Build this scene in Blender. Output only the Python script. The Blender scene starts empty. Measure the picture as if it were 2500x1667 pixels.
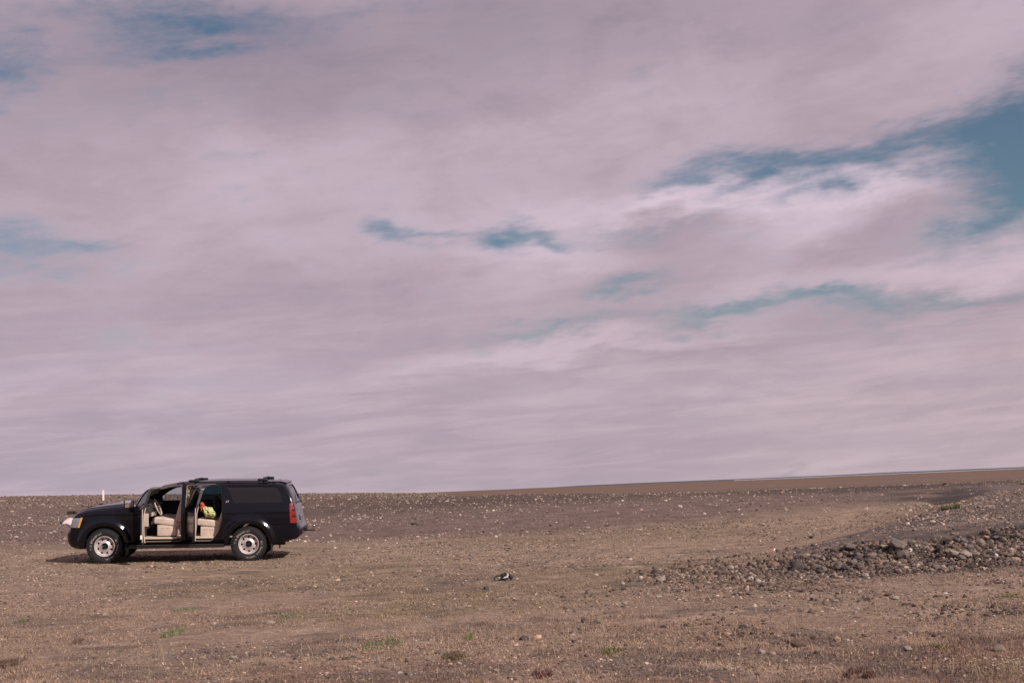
import bpy, bmesh, math, random
import numpy as np
from mathutils import Vector, Matrix, noise as mnoise

random.seed(7)
RNG = np.random.default_rng(11)
S = bpy.context.scene
COL = S.collection
R = math.radians

# ------------------------------------------------------------------ camera
CAMH = 1.42
PITCH, ROLL, FPX = R(5.907), R(2.38), 3472.2
r0 = Vector((1, 0, 0)); u0 = Vector((0, -math.sin(PITCH), math.cos(PITCH))); FW = Vector((0, math.cos(PITCH), math.sin(PITCH)))
UP = u0 * math.cos(ROLL) + r0 * math.sin(ROLL)
RT = r0 * math.cos(ROLL) - u0 * math.sin(ROLL)
cd = bpy.data.cameras.new('camera'); cam = bpy.data.objects.new('camera', cd); COL.objects.link(cam)
cd.lens = 50; cd.sensor_width = 36; cd.clip_start = 0.1; cd.clip_end = 40000
cam.matrix_world = Matrix(((RT.x, UP.x, -FW.x, 0), (RT.y, UP.y, -FW.y, 0), (RT.z, UP.z, -FW.z, CAMH), (0, 0, 0, 1)))
S.camera = cam

def ray(px, py):
    return FW + RT * ((px - 1250) / FPX) - UP * ((py - 833.5) / FPX)
def at(px, py, Y):
    d = ray(px, py); return d * (Y / d.y) + Vector((0, 0, CAMH))

# ------------------------------------------------------------------ light
SUN_AZ, SUN_EL = R(45), R(36)          # azimuth: to the right of straight behind the camera
sd = Vector((math.sin(SUN_AZ) * math.cos(SUN_EL), -math.cos(SUN_AZ) * math.cos(SUN_EL), math.sin(SUN_EL)))
sl = bpy.data.lights.new('sun', 'SUN'); sun = bpy.data.objects.new('sun', sl); COL.objects.link(sun)
sl.energy = 5.0; sl.angle = R(0.53); sl.color = (1.0, 0.92, 0.82)
sun.rotation_euler = sd.to_track_quat('Z', 'Y').to_euler()
S.view_settings.view_transform = 'Standard'; S.view_settings.look = 'None'
S.view_settings.exposure = 0.0; S.view_settings.gamma = 1.0

# ------------------------------------------------------------------ world: sky with cloud deck
W = bpy.data.worlds.new('World'); S.world = W; W.use_nodes = True
nt = W.node_tree; nt.nodes.clear()
def N(t, **k):
    n = nt.nodes.new(t)
    for a, b in k.items(): setattr(n, a, b)
    return n
def L(a, b): nt.links.new(a, b)
def M(op, a, b=None, c=None, clamp=False):
    n = N('ShaderNodeMath', operation=op, use_clamp=clamp)
    for i, v in enumerate((a, b, c)):
        if v is None: continue
        if isinstance(v, (int, float)): n.inputs[i].default_value = v
        else: L(v, n.inputs[i])
    return n.outputs[0]
def MIX(f, a, b):
    n = N('ShaderNodeMix', data_type='RGBA')
    for s, v in ((n.inputs[0], f), (n.inputs[6], a), (n.inputs[7], b)):
        if isinstance(v, (int, float)): s.default_value = v
        elif isinstance(v, tuple): s.default_value = (*v, 1)
        else: L(v, s)
    return n.outputs[2]
def NOISE(vec, scale, detail, rough=.55, dist=0.0):
    n = N('ShaderNodeTexNoise'); n.inputs['Scale'].default_value = scale; n.inputs['Detail'].default_value = detail
    n.inputs['Roughness'].default_value = rough; n.inputs['Distortion'].default_value = dist
    L(vec, n.inputs['Vector']); return n.outputs['Fac']
tc = N('ShaderNodeTexCoord'); sp = N('ShaderNodeSeparateXYZ'); L(tc.outputs['Generated'], sp.inputs[0])
dx, dy, dz = sp.outputs
az = M('ARCTAN2', dx, dy); el = M('ARCSINE', dz)
# planar (cloud layer) coordinates, so the cloud texture shrinks towards the horizon
den = M('ADD', M('MAXIMUM', dz, 0.0), 0.10)
cx = M('DIVIDE', dx, den); cy = M('DIVIDE', dy, den)
cmb = N('ShaderNodeCombineXYZ'); L(cx, cmb.inputs[0]); L(cy, cmb.inputs[1]); PL = cmb.outputs[0]
# streaky coordinates in direction space
st = N('ShaderNodeCombineXYZ'); L(M('MULTIPLY', az, 1.0), st.inputs[0]); L(M('MULTIPLY_ADD', az, -0.25, M('MULTIPLY', el, 3.2)), st.inputs[1]); ST = st.outputs[0]
nA = NOISE(ST, 7, 7, .6, .4); nB = NOISE(ST, 22, 6, .62, .3); nC = NOISE(ST, 3.2, 4, .5); nD = NOISE(PL, 1.1, 6, .6, .3)
nW = NOISE(ST, 11, 4, .6)
bc = N('ShaderNodeCombineXYZ'); L(az, bc.inputs[0]); L(M('MULTIPLY', el, 1.7), bc.inputs[1]); nP = NOISE(bc.outputs[0], 9, 9, .62, .6); nF = NOISE(ST, 60, 5, .6, .2)
waz = M('MULTIPLY_ADD', M('SUBTRACT', nA, .5), 0.10, az)
wel = M('MULTIPLY_ADD', M('SUBTRACT', nW, .5), 0.060, el)
def azel(px, py):
    d = ray(px, py).normalized(); return math.atan2(d.x, d.y), math.asin(d.z)
def blob(px, py, wx, wy, amp, tilt=0.0):
    """soft elliptic patch of sky centred where the photo has it; wx, wy half-sizes in photo px; tilt in degrees (up to the right)"""
    a0, e0 = azel(px, py); t = R(tilt - 2.4 * 0) ; ca, sa = math.cos(t), math.sin(t)
    wx *= 1.12; wy *= 1.25
    x = M('SUBTRACT', waz, a0); y = M('SUBTRACT', wel, e0)
    xr = M('MULTIPLY', M('ADD', M('MULTIPLY', x, ca), M('MULTIPLY', y, sa)), FPX / wx)
    yr = M('MULTIPLY', M('SUBTRACT', M('MULTIPLY', y, ca), M('MULTIPLY', x, sa)), FPX / wy)
    r2 = M('ADD', M('MULTIPLY', xr, xr), M('MULTIPLY', yr, yr))
    return M('MULTIPLY', M('POWER', 2.718, M('MULTIPLY', r2, -1.0)), amp)
def total(bl):
    s = None
    for b in bl:
        v = blob(*b); s = v if s is None else M('ADD', s, v)
    return s
GAPS = [(2520, 440, 190, 75, 1.35, 12), (2480, 300, 170, 80, 1.05, 35), (2230, 350, 240, 42, 1.0, 14), (1960, 385, 200, 30, .85, 10),
        (1700, 430, 210, 26, .55, 10),
        (560, 88, 190, 36, .66, -3), (300, 115, 240, 28, .42, 12), (190, 30, 280, 50, .52, 0), (20, 165, 90, 60, .62, 0), (1000, 20, 380, 40, .3, 0), (640, 40, 160, 26, .34, 0), (60, 330, 200, 50, .18, 0), (400, 230, 300, 50, .2, 0),
        (60, 605, 170, 48, .8, -3), (230, 600, 70, 16, .5, -8), (930, 553, 80, 20, .65, -4), (1120, 568, 170, 22, .65, -3), (1240, 590, 60, 38, .75, -45), (1330, 580, 60, 20, .65, -35),
        (1520, 690, 90, 22, .7, 18), (1560, 568, 170, 16, .5, 0), (1560, 700, 110, 20, .3, 0), (1760, 755, 150, 24, .7, 10), (1490, 780, 230, 22, .6, 6), (1290, 815, 160, 18, .35, 0),
        (2010, 732, 120, 17, .8, 0), (2330, 735, 330, 24, .85, 2), (1560, 180, 60, 45, .18, 0), (980, 890, 240, 16, .22, 2)]
BRIGHT = [(1930, 475, 330, 50, 1.0, 5), (2020, 440, 100, 34, .5, 0), (1650, 500, 260, 24, .5, 3), (1300, 520, 350, 34, .25, 3), (1260, 640, 130, 50, .45, 0), (1420, 620, 120, 50, .4, 0), (2450, 530, 200, 40, .5, 5), (2030, 545, 170, 34, .45, 25), (2380, 650, 330, 42, .75, 4),
          (1850, 690, 240, 28, .4, 8), (1250, 870, 280, 26, .55, 3), (1650, 820, 320, 22, .35, 3), (1100, 905, 260, 14, .35, 2), (300, 930, 500, 40, .3, 0), (700, 480, 700, 160, .35, 6), (2200, 90, 420, 110, .3, 0), (1500, 330, 500, 130, .25, 5),
          (1900, 930, 700, 60, .3, 2), (2300, 1030, 400, 60, .25, 2)]
SHADE = [(1650, 560, 150, 28, .5, -6), (2050, 620, 400, 40, .5, 6), (2150, 800, 380, 34, .45, 2), (1230, 905, 240, 16, .5, 0), (1400, 60, 600, 120, .75, 0), (500, 160, 600, 130, .7, 0), (2050, 60, 260, 80, .35, 15), (100, 420, 260, 90, .3, 0), (1250, 420, 300, 60, .3, 8), (700, 720, 420, 60, .35, 0),
         (450, 1120, 600, 60, .25, 0), (1980, 120, 130, 70, .25, 30), (1500, 870, 240, 12, .5, 3), (1560, 590, 100, 30, .4, -10), (1000, 260, 300, 60, .25, 0), (2400, 990, 240, 10, .5, 5), (1900, 1000, 300, 10, .35, 3)]
gap = total(GAPS); bri = total(BRIGHT); sha = total(SHADE)
# behind / beside the photo's field the gaps come from the cloud-layer noise alone
side = M('SUBTRACT', 1.0, M('MULTIPLY', M('SUBTRACT', 0.75, M('ABSOLUTE', az), clamp=True), 4.0, clamp=True))
far_gap = M('MULTIPLY', M('MULTIPLY', M('SUBTRACT', nD, .52, clamp=True), 5.0), side)
g = M('ADD', M('MULTIPLY_ADD', M('SUBTRACT', nB, .5), 1.0, gap), far_gap)
g = M('MULTIPLY_ADD', M('SUBTRACT', nA, .5), 0.5, g)
g = M('MULTIPLY_ADD', M('SUBTRACT', nP, .5), 1.5, g)
g = M('MULTIPLY_ADD', M('SUBTRACT', nF, .5), .6, g)
mr = N('ShaderNodeMapRange', interpolation_type='SMOOTHSTEP'); L(g, mr.inputs[0]); mr.inputs[1].default_value = -.02; mr.inputs[2].default_value = 1.38
GM = mr.outputs[0]
tone = M('ADD', M('SUBTRACT', M('MULTIPLY', bri, 1.15), M('MULTIPLY', sha, .70)), M('ADD', M('MULTIPLY', M('SUBTRACT', nA, .5), .75), M('ADD', M('MULTIPLY', M('SUBTRACT', nC, .5), .7), M('ADD', M('MULTIPLY', M('SUBTRACT', nP, .5), 1.5), M('ADD', M('MULTIPLY', M('SUBTRACT', nF, .5), .30), M('MULTIPLY', M('SUBTRACT', nB, .5), .50))))))
base = MIX(M('MULTIPLY', M('MULTIPLY', tone, -1.0), .9, clamp=True), (.465, .365, .43), (.28, .228, .295))
cloud = MIX(M('MULTIPLY', tone, .9, clamp=True), base, (.69, .555, .65))
# warmer, greyer deck low to the right; cooler lilac at lower left
low = M('MULTIPLY', M('SUBTRACT', .16, el, clamp=True), 6.0, clamp=True)
rgt = M('MULTIPLY_ADD', az, 1.6, .45, clamp=True)
cloud = MIX(M('MULTIPLY', low, .55), cloud, MIX(rgt, (.45, .385, .475), (.52, .415, .435)))
s2 = N('ShaderNodeCombineXYZ'); L(M('MULTIPLY', az, 1.3), s2.inputs[0]); L(M('MULTIPLY_ADD', az, -.6, M('MULTIPLY', el, 14.0)), s2.inputs[1]); nS = NOISE(s2.outputs[0], 5.5, 7, .62, .5)
low2 = M('MULTIPLY', M('SUBTRACT', .17, el, clamp=True), 9.0, clamp=True)
cloud = MIX(M('MULTIPLY', M('MULTIPLY', M('SUBTRACT', nS, .47, clamp=True), 2.2, clamp=True), low2), cloud, (.66, .53, .565))
cloud = MIX(M('MULTIPLY', M('MULTIPLY', M('SUBTRACT', .50, nS, clamp=True), 1.5, clamp=True), low2), cloud, (.35, .30, .36))
sky = N('ShaderNodeTexSky', sky_type='NISHITA'); sky.sun_disc = False
sky.sun_elevation = SUN_EL; sky.sun_rotation = R(180) - SUN_AZ; sky.altitude = 0; sky.air_density = 1.0; sky.dust_density = 1.0; sky.ozone_density = 1.2
bg1 = N('ShaderNodeBackground'); bg1.inputs[1].default_value = 0.068
tint = N('ShaderNodeMix', data_type='RGBA', blend_type='MULTIPLY'); tint.inputs[0].default_value = 1; L(sky.outputs[0], tint.inputs[6]); tint.inputs[7].default_value = (.78, .85, .86, 1)
L(tint.outputs[2], bg1.inputs[0])
bg2 = N('ShaderNodeBackground'); bg2.inputs[1].default_value = 1.0; L(cloud, bg2.inputs[0])
mx = N('ShaderNodeMixShader'); L(GM, mx.inputs[0]); L(bg2.outputs[0], mx.inputs[1]); L(bg1.outputs[0], mx.inputs[2])
wo = N('ShaderNodeOutputWorld'); L(mx.outputs[0], wo.inputs[0])
W.cycles.sampling_method = 'MANUAL'; W.cycles.sample_map_resolution = 512

# ------------------------------------------------------------------ materials
def mat(name, col, rough=.8, metal=0.0, coat=0.0, spec=.5, vary=0.0, vscale=8.0, bump=0.0, bscale=60.0, attr=None, trans=None, aniso=None):
    m = bpy.data.materials.new(name); m.use_nodes = True
    t = m.node_tree; p = t.nodes['Principled BSDF']
    p.inputs['Base Color'].default_value = (*col, 1); p.inputs['Roughness'].default_value = rough; p.inputs['Metallic'].default_value = metal
    p.inputs['Coat Weight'].default_value = coat; p.inputs['Coat Roughness'].default_value = .06; p.inputs['Specular IOR Level'].default_value = spec
    src = None
    if attr:
        a = t.nodes.new('ShaderNodeAttribute'); a.attribute_name = attr; src = a.outputs['Color']
    if vary or bump:
        c = t.nodes.new('ShaderNodeTexCoord')
    if vary:
        n = t.nodes.new('ShaderNodeTexNoise'); n.inputs['Scale'].default_value = vscale; n.inputs['Detail'].default_value = 6
        t.links.new(c.outputs['Object'], n.inputs['Vector'])
        mr_ = t.nodes.new('ShaderNodeMapRange'); mr_.inputs[1].default_value = .3; mr_.inputs[2].default_value = .7; mr_.inputs[3].default_value = 1 - vary; mr_.inputs[4].default_value = 1 + vary
        t.links.new(n.outputs['Fac'], mr_.inputs[0])
        mm = t.nodes.new('ShaderNodeMix'); mm.data_type = 'RGBA'; mm.blend_type = 'MULTIPLY'; mm.inputs[0].default_value = 1; mm.clamp_result = False
        if src: t.links.new(src, mm.inputs[6])
        else: mm.inputs[6].default_value = (*col, 1)
        t.links.new(mr_.outputs[0], mm.inputs[7]); src = mm.outputs[2]
    if src: t.links.new(src, p.inputs['Base Color'])
    if bump:
        n = t.nodes.new('ShaderNodeTexNoise'); n.inputs['Scale'].default_value = bscale; n.inputs['Detail'].default_value = 4
        t.links.new(c.outputs['Object'], n.inputs['Vector'])
        b = t.nodes.new('ShaderNodeBump'); b.inputs['Strength'].default_value = bump; b.inputs['Distance'].default_value = .02
        t.links.new(n.outputs['Fac'], b.inputs['Height']); t.links.new(b.outputs[0], p.inputs['Normal'])
    return m
def glass(name, tint, ior=1.5, rough=.02):
    m = bpy.data.materials.new(name); m.use_nodes = True; t = m.node_tree; t.nodes.clear()
    tr = t.nodes.new('ShaderNodeBsdfTransparent'); tr.inputs[0].default_value = (*tint, 1)
    gl = t.nodes.new('ShaderNodeBsdfGlossy'); gl.inputs['Roughness'].default_value = rough
    fr = t.nodes.new('ShaderNodeFresnel'); fr.inputs[0].default_value = ior
    mx_ = t.nodes.new('ShaderNodeMixShader'); o = t.nodes.new('ShaderNodeOutputMaterial')
    t.links.new(fr.outputs[0], mx_.inputs[0]); t.links.new(tr.outputs[0], mx_.inputs[1]); t.links.new(gl.outputs[0], mx_.inputs[2]); t.links.new(mx_.outputs[0], o.inputs[0])
    return m
MT = {}
MT['paint'] = mat('black_paint', (.002, .0022, .006), .15, coat=0.0, vary=.25, vscale=3, spec=.42)
MT['trimblack'] = mat('black_plastic', (.012, .011, .014), .45)
MT['dark'] = mat('dark_interior', (.03, .026, .028), .8, vary=.2)
MT['beige'] = mat('beige_trim', (.50, .40, .34), .75, vary=.10, vscale=6, bump=.15, bscale=90)
MT['strip'] = mat('door_seal_highlit', (.16, .13, .12), .5)  # seal colour lightened to carry the highlight on the opening edges
MT['leather'] = mat('beige_leather', (.52, .41, .36), .55, vary=.12, vscale=7, bump=.3, bscale=14)
MT['rubber'] = mat('tyre_rubber', (.011, .009, .012), .85, vary=.35, vscale=12)
MT['silver'] = mat('painted_silver', (.50, .44, .44), .34, metal=.25, vary=.12, vscale=9)
MT['chrome'] = mat('chrome', (.7, .68, .7), .15, metal=1)
MT['mirror'] = mat('mirror_glass', (.85, .82, .86), .03, metal=1)
MT['white_letter'] = mat('tyre_lettering', (.42, .37, .33), .8, vary=.5, vscale=30)
MT['amber'] = mat('amber_lens', (.62, .33, .08), .25, coat=.6)
MT['lamp'] = mat('lamp_lens', (.30, .31, .36), .12, metal=.4, coat=1)
MT['red'] = mat('red_lens', (.20, .014, .016), .25, coat=.6, vary=.35, vscale=9)
MT['redhub'] = mat('red_cap', (.18, .02, .02), .4)
MT['white'] = mat('white_mark', (.75, .7, .7), .5)
MT['clear'] = glass('clear_glass', (.78, .82, .82))
MT['privacy'] = glass('privacy_glass', (.03, .05, .065), 1.85)
MT['tinted'] = glass('tinted_glass', (.16, .24, .26))

# ------------------------------------------------------------------ mesh helpers
def mesh_obj(name, verts, faces, m=None, parent=None, smooth=False, loc=None):
    me = bpy.data.meshes.new(name); me.from_pydata([tuple(v) for v in verts], [], [tuple(f) for f in faces]); me.update()
    if m: me.materials.append(m)
    o = bpy.data.objects.new(name, me); COL.objects.link(o)
    if smooth: me.polygons.foreach_set('use_smooth', [True] * len(me.polygons))
    if parent: o.parent = parent
    if loc is not None: o.location = loc
    return o
def fast_mesh(name, V, F, m=None, cols=None, smooth=False):
    """V (n,3) F (k, s) numpy arrays, all faces with s corners"""
    me = bpy.data.meshes.new(name); n = len(V); k, s = F.shape
    me.vertices.add(n); me.vertices.foreach_set('co', np.ascontiguousarray(V, dtype=np.float32).ravel())
    me.loops.add(k * s); me.loops.foreach_set('vertex_index', np.ascontiguousarray(F, dtype=np.int32).ravel())
    me.polygons.add(k); me.polygons.foreach_set('loop_start', np.arange(0, k * s, s, dtype=np.int32))
    me.polygons.foreach_set('use_smooth', np.full(k, smooth)); me.update(calc_edges=True)
    if cols is not None:
        a = me.color_attributes.new('Col', 'FLOAT_COLOR', 'POINT')
        a.data.foreach_set('color', np.concatenate([cols, np.ones((n, 1))], 1).astype(np.float32).ravel())
    if m: me.materials.append(m)
    o = bpy.data.objects.new(name, me); COL.objects.link(o); return o
def tag(o, label=None, cat=None, group=None, kind=None):
    for k, v in (('label', label), ('category', cat), ('group', group), ('kind', kind)):
        if v: o[k] = v
    return o
def empty(name, loc=(0, 0, 0), parent=None):
    o = bpy.data.objects.new(name, None); COL.objects.link(o); o.location = loc; o.empty_display_size = .2
    if parent: o.parent = parent
    return o
def bm_obj(name, bm, m, parent=None, smooth=True, angle=35):
    me = bpy.data.meshes.new(name); bmesh.ops.recalc_face_normals(bm, faces=bm.faces); bm.to_mesh(me); bm.free()
    for mm in (m if isinstance(m, (list, tuple)) else [m]): me.materials.append(mm)
    o = bpy.data.objects.new(name, me); COL.objects.link(o)
    if parent: o.parent = parent
    if smooth: smooth_mesh(me, angle)
    return o
def smooth_mesh(me, angle=35):
    me.polygons.foreach_set('use_smooth', [True] * len(me.polygons)); me.set_sharp_from_angle(angle=R(angle)); me.update()
def add_box(bm, c, s, rot=None, bevel=0.0, seg=2):
    g_ = bmesh.ops.create_cube(bm, size=1); vs = g_['verts']
    bmesh.ops.scale(bm, vec=s, verts=vs)
    if bevel:
        es = list({e for v in vs for e in v.link_edges})
        r_ = bmesh.ops.bevel(bm, geom=es, offset=bevel, segments=seg, affect='EDGES', profile=.6); vs = list({v for f in r_['faces'] for v in f.verts} | {v for v in vs if v.is_valid})
    if rot is not None: bmesh.ops.rotate(bm, cent=(0, 0, 0), matrix=rot, verts=vs)
    bmesh.ops.translate(bm, vec=c, verts=vs); return vs
def add_tube(bm, pts, r, seg=8, closed=False):
    pts = [Vector(p) for p in pts]; n = len(pts); rings = []
    for i, p in enumerate(pts):
        a = pts[(i - 1) % n] if (closed or i) else p; b = pts[(i + 1) % n] if (closed or i < n - 1) else p
        t = (b - a).normalized(); h = Vector((0, 0, 1)) if abs(t.z) < .9 else Vector((1, 0, 0))
        x = t.cross(h).normalized(); y = t.cross(x); rr = r[i] if isinstance(r, (list, tuple)) else r
        rings.append([bm.verts.new(p + x * (rr * math.cos(2 * math.pi * j / seg)) + y * (rr * math.sin(2 * math.pi * j / seg))) for j in range(seg)])
    for i in range(n if closed else n - 1):
        A, B = rings[i], rings[(i + 1) % n]
        for j in range(seg): bm.faces.new((A[j], A[(j + 1) % seg], B[(j + 1) % seg], B[j]))
    if not closed: bm.faces.new(rings[0]); bm.faces.new(rings[-1][::-1])
def add_lathe_y(bm, prof, seg=48, closed=False):
    """revolve (r, y) points about the y axis"""
    rings = []
    for (r_, y_) in prof:
        rings.append([bm.verts.new((r_ * math.cos(2 * math.pi * j / seg), y_, r_ * math.sin(2 * math.pi * j / seg))) for j in range(seg)])
    m_ = len(rings)
    for i in range(m_ if closed else m_ - 1):
        A, B = rings[i], rings[(i + 1) % m_]
        for j in range(seg): bm.faces.new((A[j], A[(j + 1) % seg], B[(j + 1) % seg], B[j]))
    if not closed: bm.faces.new(rings[0]); bm.faces.new(rings[-1][::-1])

# ------------------------------------------------------------------ terrain
YN = np.array([10, 18, 20.3, 22.5, 25, 28, 31, 35.5, 38.5, 44, 52, 62, 72, 90, 130, 200, 320, 700, 1500, 16000.])
TAB = {
    0:    [0, .01, .02, .03, .06, .10, .132, .20, .27, .42, .62, .82, 1.03, 1.40, 2.3, 3.45, 3.0, 2, 0, 0],
    430:  [0, 0, 0, .01, .02, .03, .039, .13, .20, .28, .50, .74, .93, 1.2, 1.75, 2.5, 2.2, 1.5, 0, 0],
    700:  [0, 0, 0, 0, -.01, -.015, -.015, .06, .12, .22, .42, .72, .97, 1.28, 1.5, 1.95, 1.7, 1, 0, 0],
    1000: [0, 0, 0, 0, 0, 0, 0, .03, .08, .19, .46, .80, 1.04, 1.2, 1.1, 1.2, 1.0, .6, 0, 0],
    1250: [0, 0, 0, 0, 0, 0, 0, 0, .04, .19, .50, .88, 1.10, 1.0, .6, .4, .3, .1, 0, 0],
    1700: [0, .01, .02, .03, .02, .0, 0, .01, .04, .21, .54, .93, .86, .5, .2, 0, 0, 0, 0, 0],
    1900: [0, .01, .02, .10, .15, .07, .03, .03, .06, .24, .58, .91, .8, .4, .1, 0, 0, 0, 0, 0],
    2100: [0, .01, .04, .34, .38, .34, .26, .15, .12, .24, .58, .90, .8, .4, 0, 0, 0, 0, 0, 0],
    2300: [0, .01, .05, .44, .55, .58, .57, .53, .50, .46, .68, .88, .8, .4, 0, 0, 0, 0, 0, 0],
    2500: [0, .01, .06, .46, .60, .69, .74, .78, .80, .82, .85, .88, .8, .4, 0, 0, 0, 0, 0, 0],
    3400: [0, .01, .06, .48, .62, .72, .78, .82, .86, .88, .9, .9, .8, .4, 0, 0, 0, 0, 0, 0],
    5200: [0, 0, 0, 0, 0, 0, 0, 0, 0, .1, .2, .3, .3, .2, 0, 0, 0, 0, 0, 0],
}
TX = np.array(sorted(TAB)); TZ = np.array([TAB[k] for k in sorted(TAB)])
LY = np.log(YN)
gy = np.linspace(np.log(6), np.log(16000), 900); gx = np.linspace(-2700, 5200, 500)
G1 = np.array([np.interp(gy, LY, row) for row in TZ])             # columns x gy
G2 = np.array([np.interp(gx, TX, G1[:, j]) for j in range(len(gy))]).T   # gx, gy
def blur(A, k, ax):
    ker = np.hanning(k + 2)[1:-1]; ker /= ker.sum()
    P = np.pad(A, [(k // 2, k // 2) if i == ax else (0, 0) for i in range(2)], mode='edge')
    return np.apply_along_axis(lambda v: np.convolve(v, ker, 'valid'), ax, P)
G2 = blur(blur(G2, 17, 0), 7, 1)
_perm = RNG.permutation(4096); _val = RNG.random(4096)
def vnoise(x, y, s):
    x = np.asarray(x) / s; y = np.asarray(y) / s
    xi = np.floor(x).astype(np.int64); yi = np.floor(y).astype(np.int64); fx = x - xi; fy = y - yi
    fx = fx * fx * (3 - 2 * fx); fy = fy * fy * (3 - 2 * fy)
    h = lambda a, b: _val[(_perm[(a & 4095)] + b * 57 + _perm[(b & 4095)] * 3) & 4095]
    return (h(xi, yi) * (1 - fx) + h(xi + 1, yi) * fx) * (1 - fy) + (h(xi, yi + 1) * (1 - fx) + h(xi + 1, yi + 1) * fx) * fy - .5
def base_h(x, y):
    x = np.asarray(x, float); y = np.asarray(y, float)
    d = np.maximum(y, 6.5); u = np.clip(1250 + FPX * x / d, gx[0] + 1, gx[-1] - 1); l = np.clip(np.log(np.maximum(np.hypot(x * .35, d), 6.5)), gy[0], gy[-1] - 1e-6)
    l = np.clip(np.log(d), gy[0], gy[-1] - 1e-6)
    i = (u - gx[0]) / (gx[1] - gx[0]); j = (l - gy[0]) / (gy[1] - gy[0])
    i0 = np.minimum(i.astype(int), len(gx) - 2); j0 = np.minimum(j.astype(int), len(gy) - 2); a = i - i0; b = j - j0
    return (G2[i0, j0] * (1 - a) + G2[i0 + 1, j0] * a) * (1 - b) + (G2[i0, j0 + 1] * (1 - a) + G2[i0 + 1, j0 + 1] * a) * b
_y = 32.3
while (at(606.6, 1371.5, _y + .2) - at(254.4, 1377.5, _y)).length < 3.302: _y += .005
FWP = at(254.4, 1377.5, _y); RWP = at(606.6, 1371.5, _y + .2)       # where the near front / rear tyres stand
def height(x, y):
    x = np.asarray(x, float); y = np.asarray(y, float); h = base_h(x, y)
    d = np.hypot(x, y)
    n = .07 * vnoise(x, y, 6.3) + .035 * vnoise(x + 9, y, 2.1) + .030 * vnoise(x, y + 5, .8) + .018 * vnoise(x, y, .31) + .010 * vnoise(x, y, .12)
    n = n + (.35 * vnoise(x, y, 41) + .12 * vnoise(x, y, 17)) * np.clip((d - 45) / 90, 0, 1)
    # crumbled edge of the bank at the right
    u = 1250 + FPX * x / np.maximum(y, 1)
    bank = np.clip((u - 1750) / 300, 0, 1) * np.exp(-((y - 21.6) / 1.3) ** 2)
    n = n + bank * (.16 * vnoise(x, y, .45) + .26 * vnoise(x + 3, y, 1.4))
    # small dark cut in the slope at the right
    c = np.exp(-(((u - 2290) / 60) ** 2 + ((y - 46) / 3.0) ** 2)); n = n - .22 * c
    # the car stands on its tyres
    t = (x - FWP.x) / (RWP.x - FWP.x); pl = FWP.z + t * (RWP.z - FWP.z) + .042 * (y - 32.6)
    w = np.clip(1 - np.maximum(np.abs(x - (FWP.x + RWP.x) / 2) - 2.6, 0) / 1.5, 0, 1) * np.clip(1 - np.maximum(np.abs(y - 34.3) - 2.5, 0) / 1.8, 0, 1)
    w = w * w * (3 - 2 * w)
    return (h + n) * (1 - w) + w * (pl + .012 * vnoise(x, y, .3) - .004)

az_f = np.linspace(R(-24), R(24), 760); az_c = np.concatenate([np.linspace(R(24), R(336), 80)[1:-1]])
AZ = np.concatenate([az_f, az_c])
RR = np.concatenate([np.linspace(.4, 8, 22)[:-1], np.geomspace(8, 85, 560), np.geomspace(85, 15500, 120)[1:]])
AA, RG = np.meshgrid(AZ, RR, indexing='ij'); GX = RG * np.sin(AA); GYY = RG * np.cos(AA); GZ = height(GX, GYY)
na, nr = AA.shape
idx = np.arange(na * nr).reshape(na, nr); nx = np.roll(idx, -1, 0)
F = np.stack([idx[:, :-1], nx[:, :-1], nx[:, 1:], idx[:, 1:]], -1).reshape(-1, 4)[:, ::-1]
V = np.stack([GX, GYY, GZ], -1).reshape(-1, 3)
def sm(x, a, b): t = np.clip((x - a) / (b - a), 0, 1); return t * t * (3 - 2 * t)
C_FG = np.array([.246, .174, .135]); C_TAN = np.array([.252, .180, .134]); C_SLOPE = np.array([.118, .083, .073]); C_MOUND = np.array([.118, .092, .087])
C_RED = .92 * np.array([0.179, 0.110, 0.086]); C_PLAIN = np.array([.140, .092, .068]); C_PLAIN2 = np.array([.125, .096, .088]); C_OLIVE = np.array([.175, .135, .085]); C_DARK = np.array([.055, .045, .048])
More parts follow.
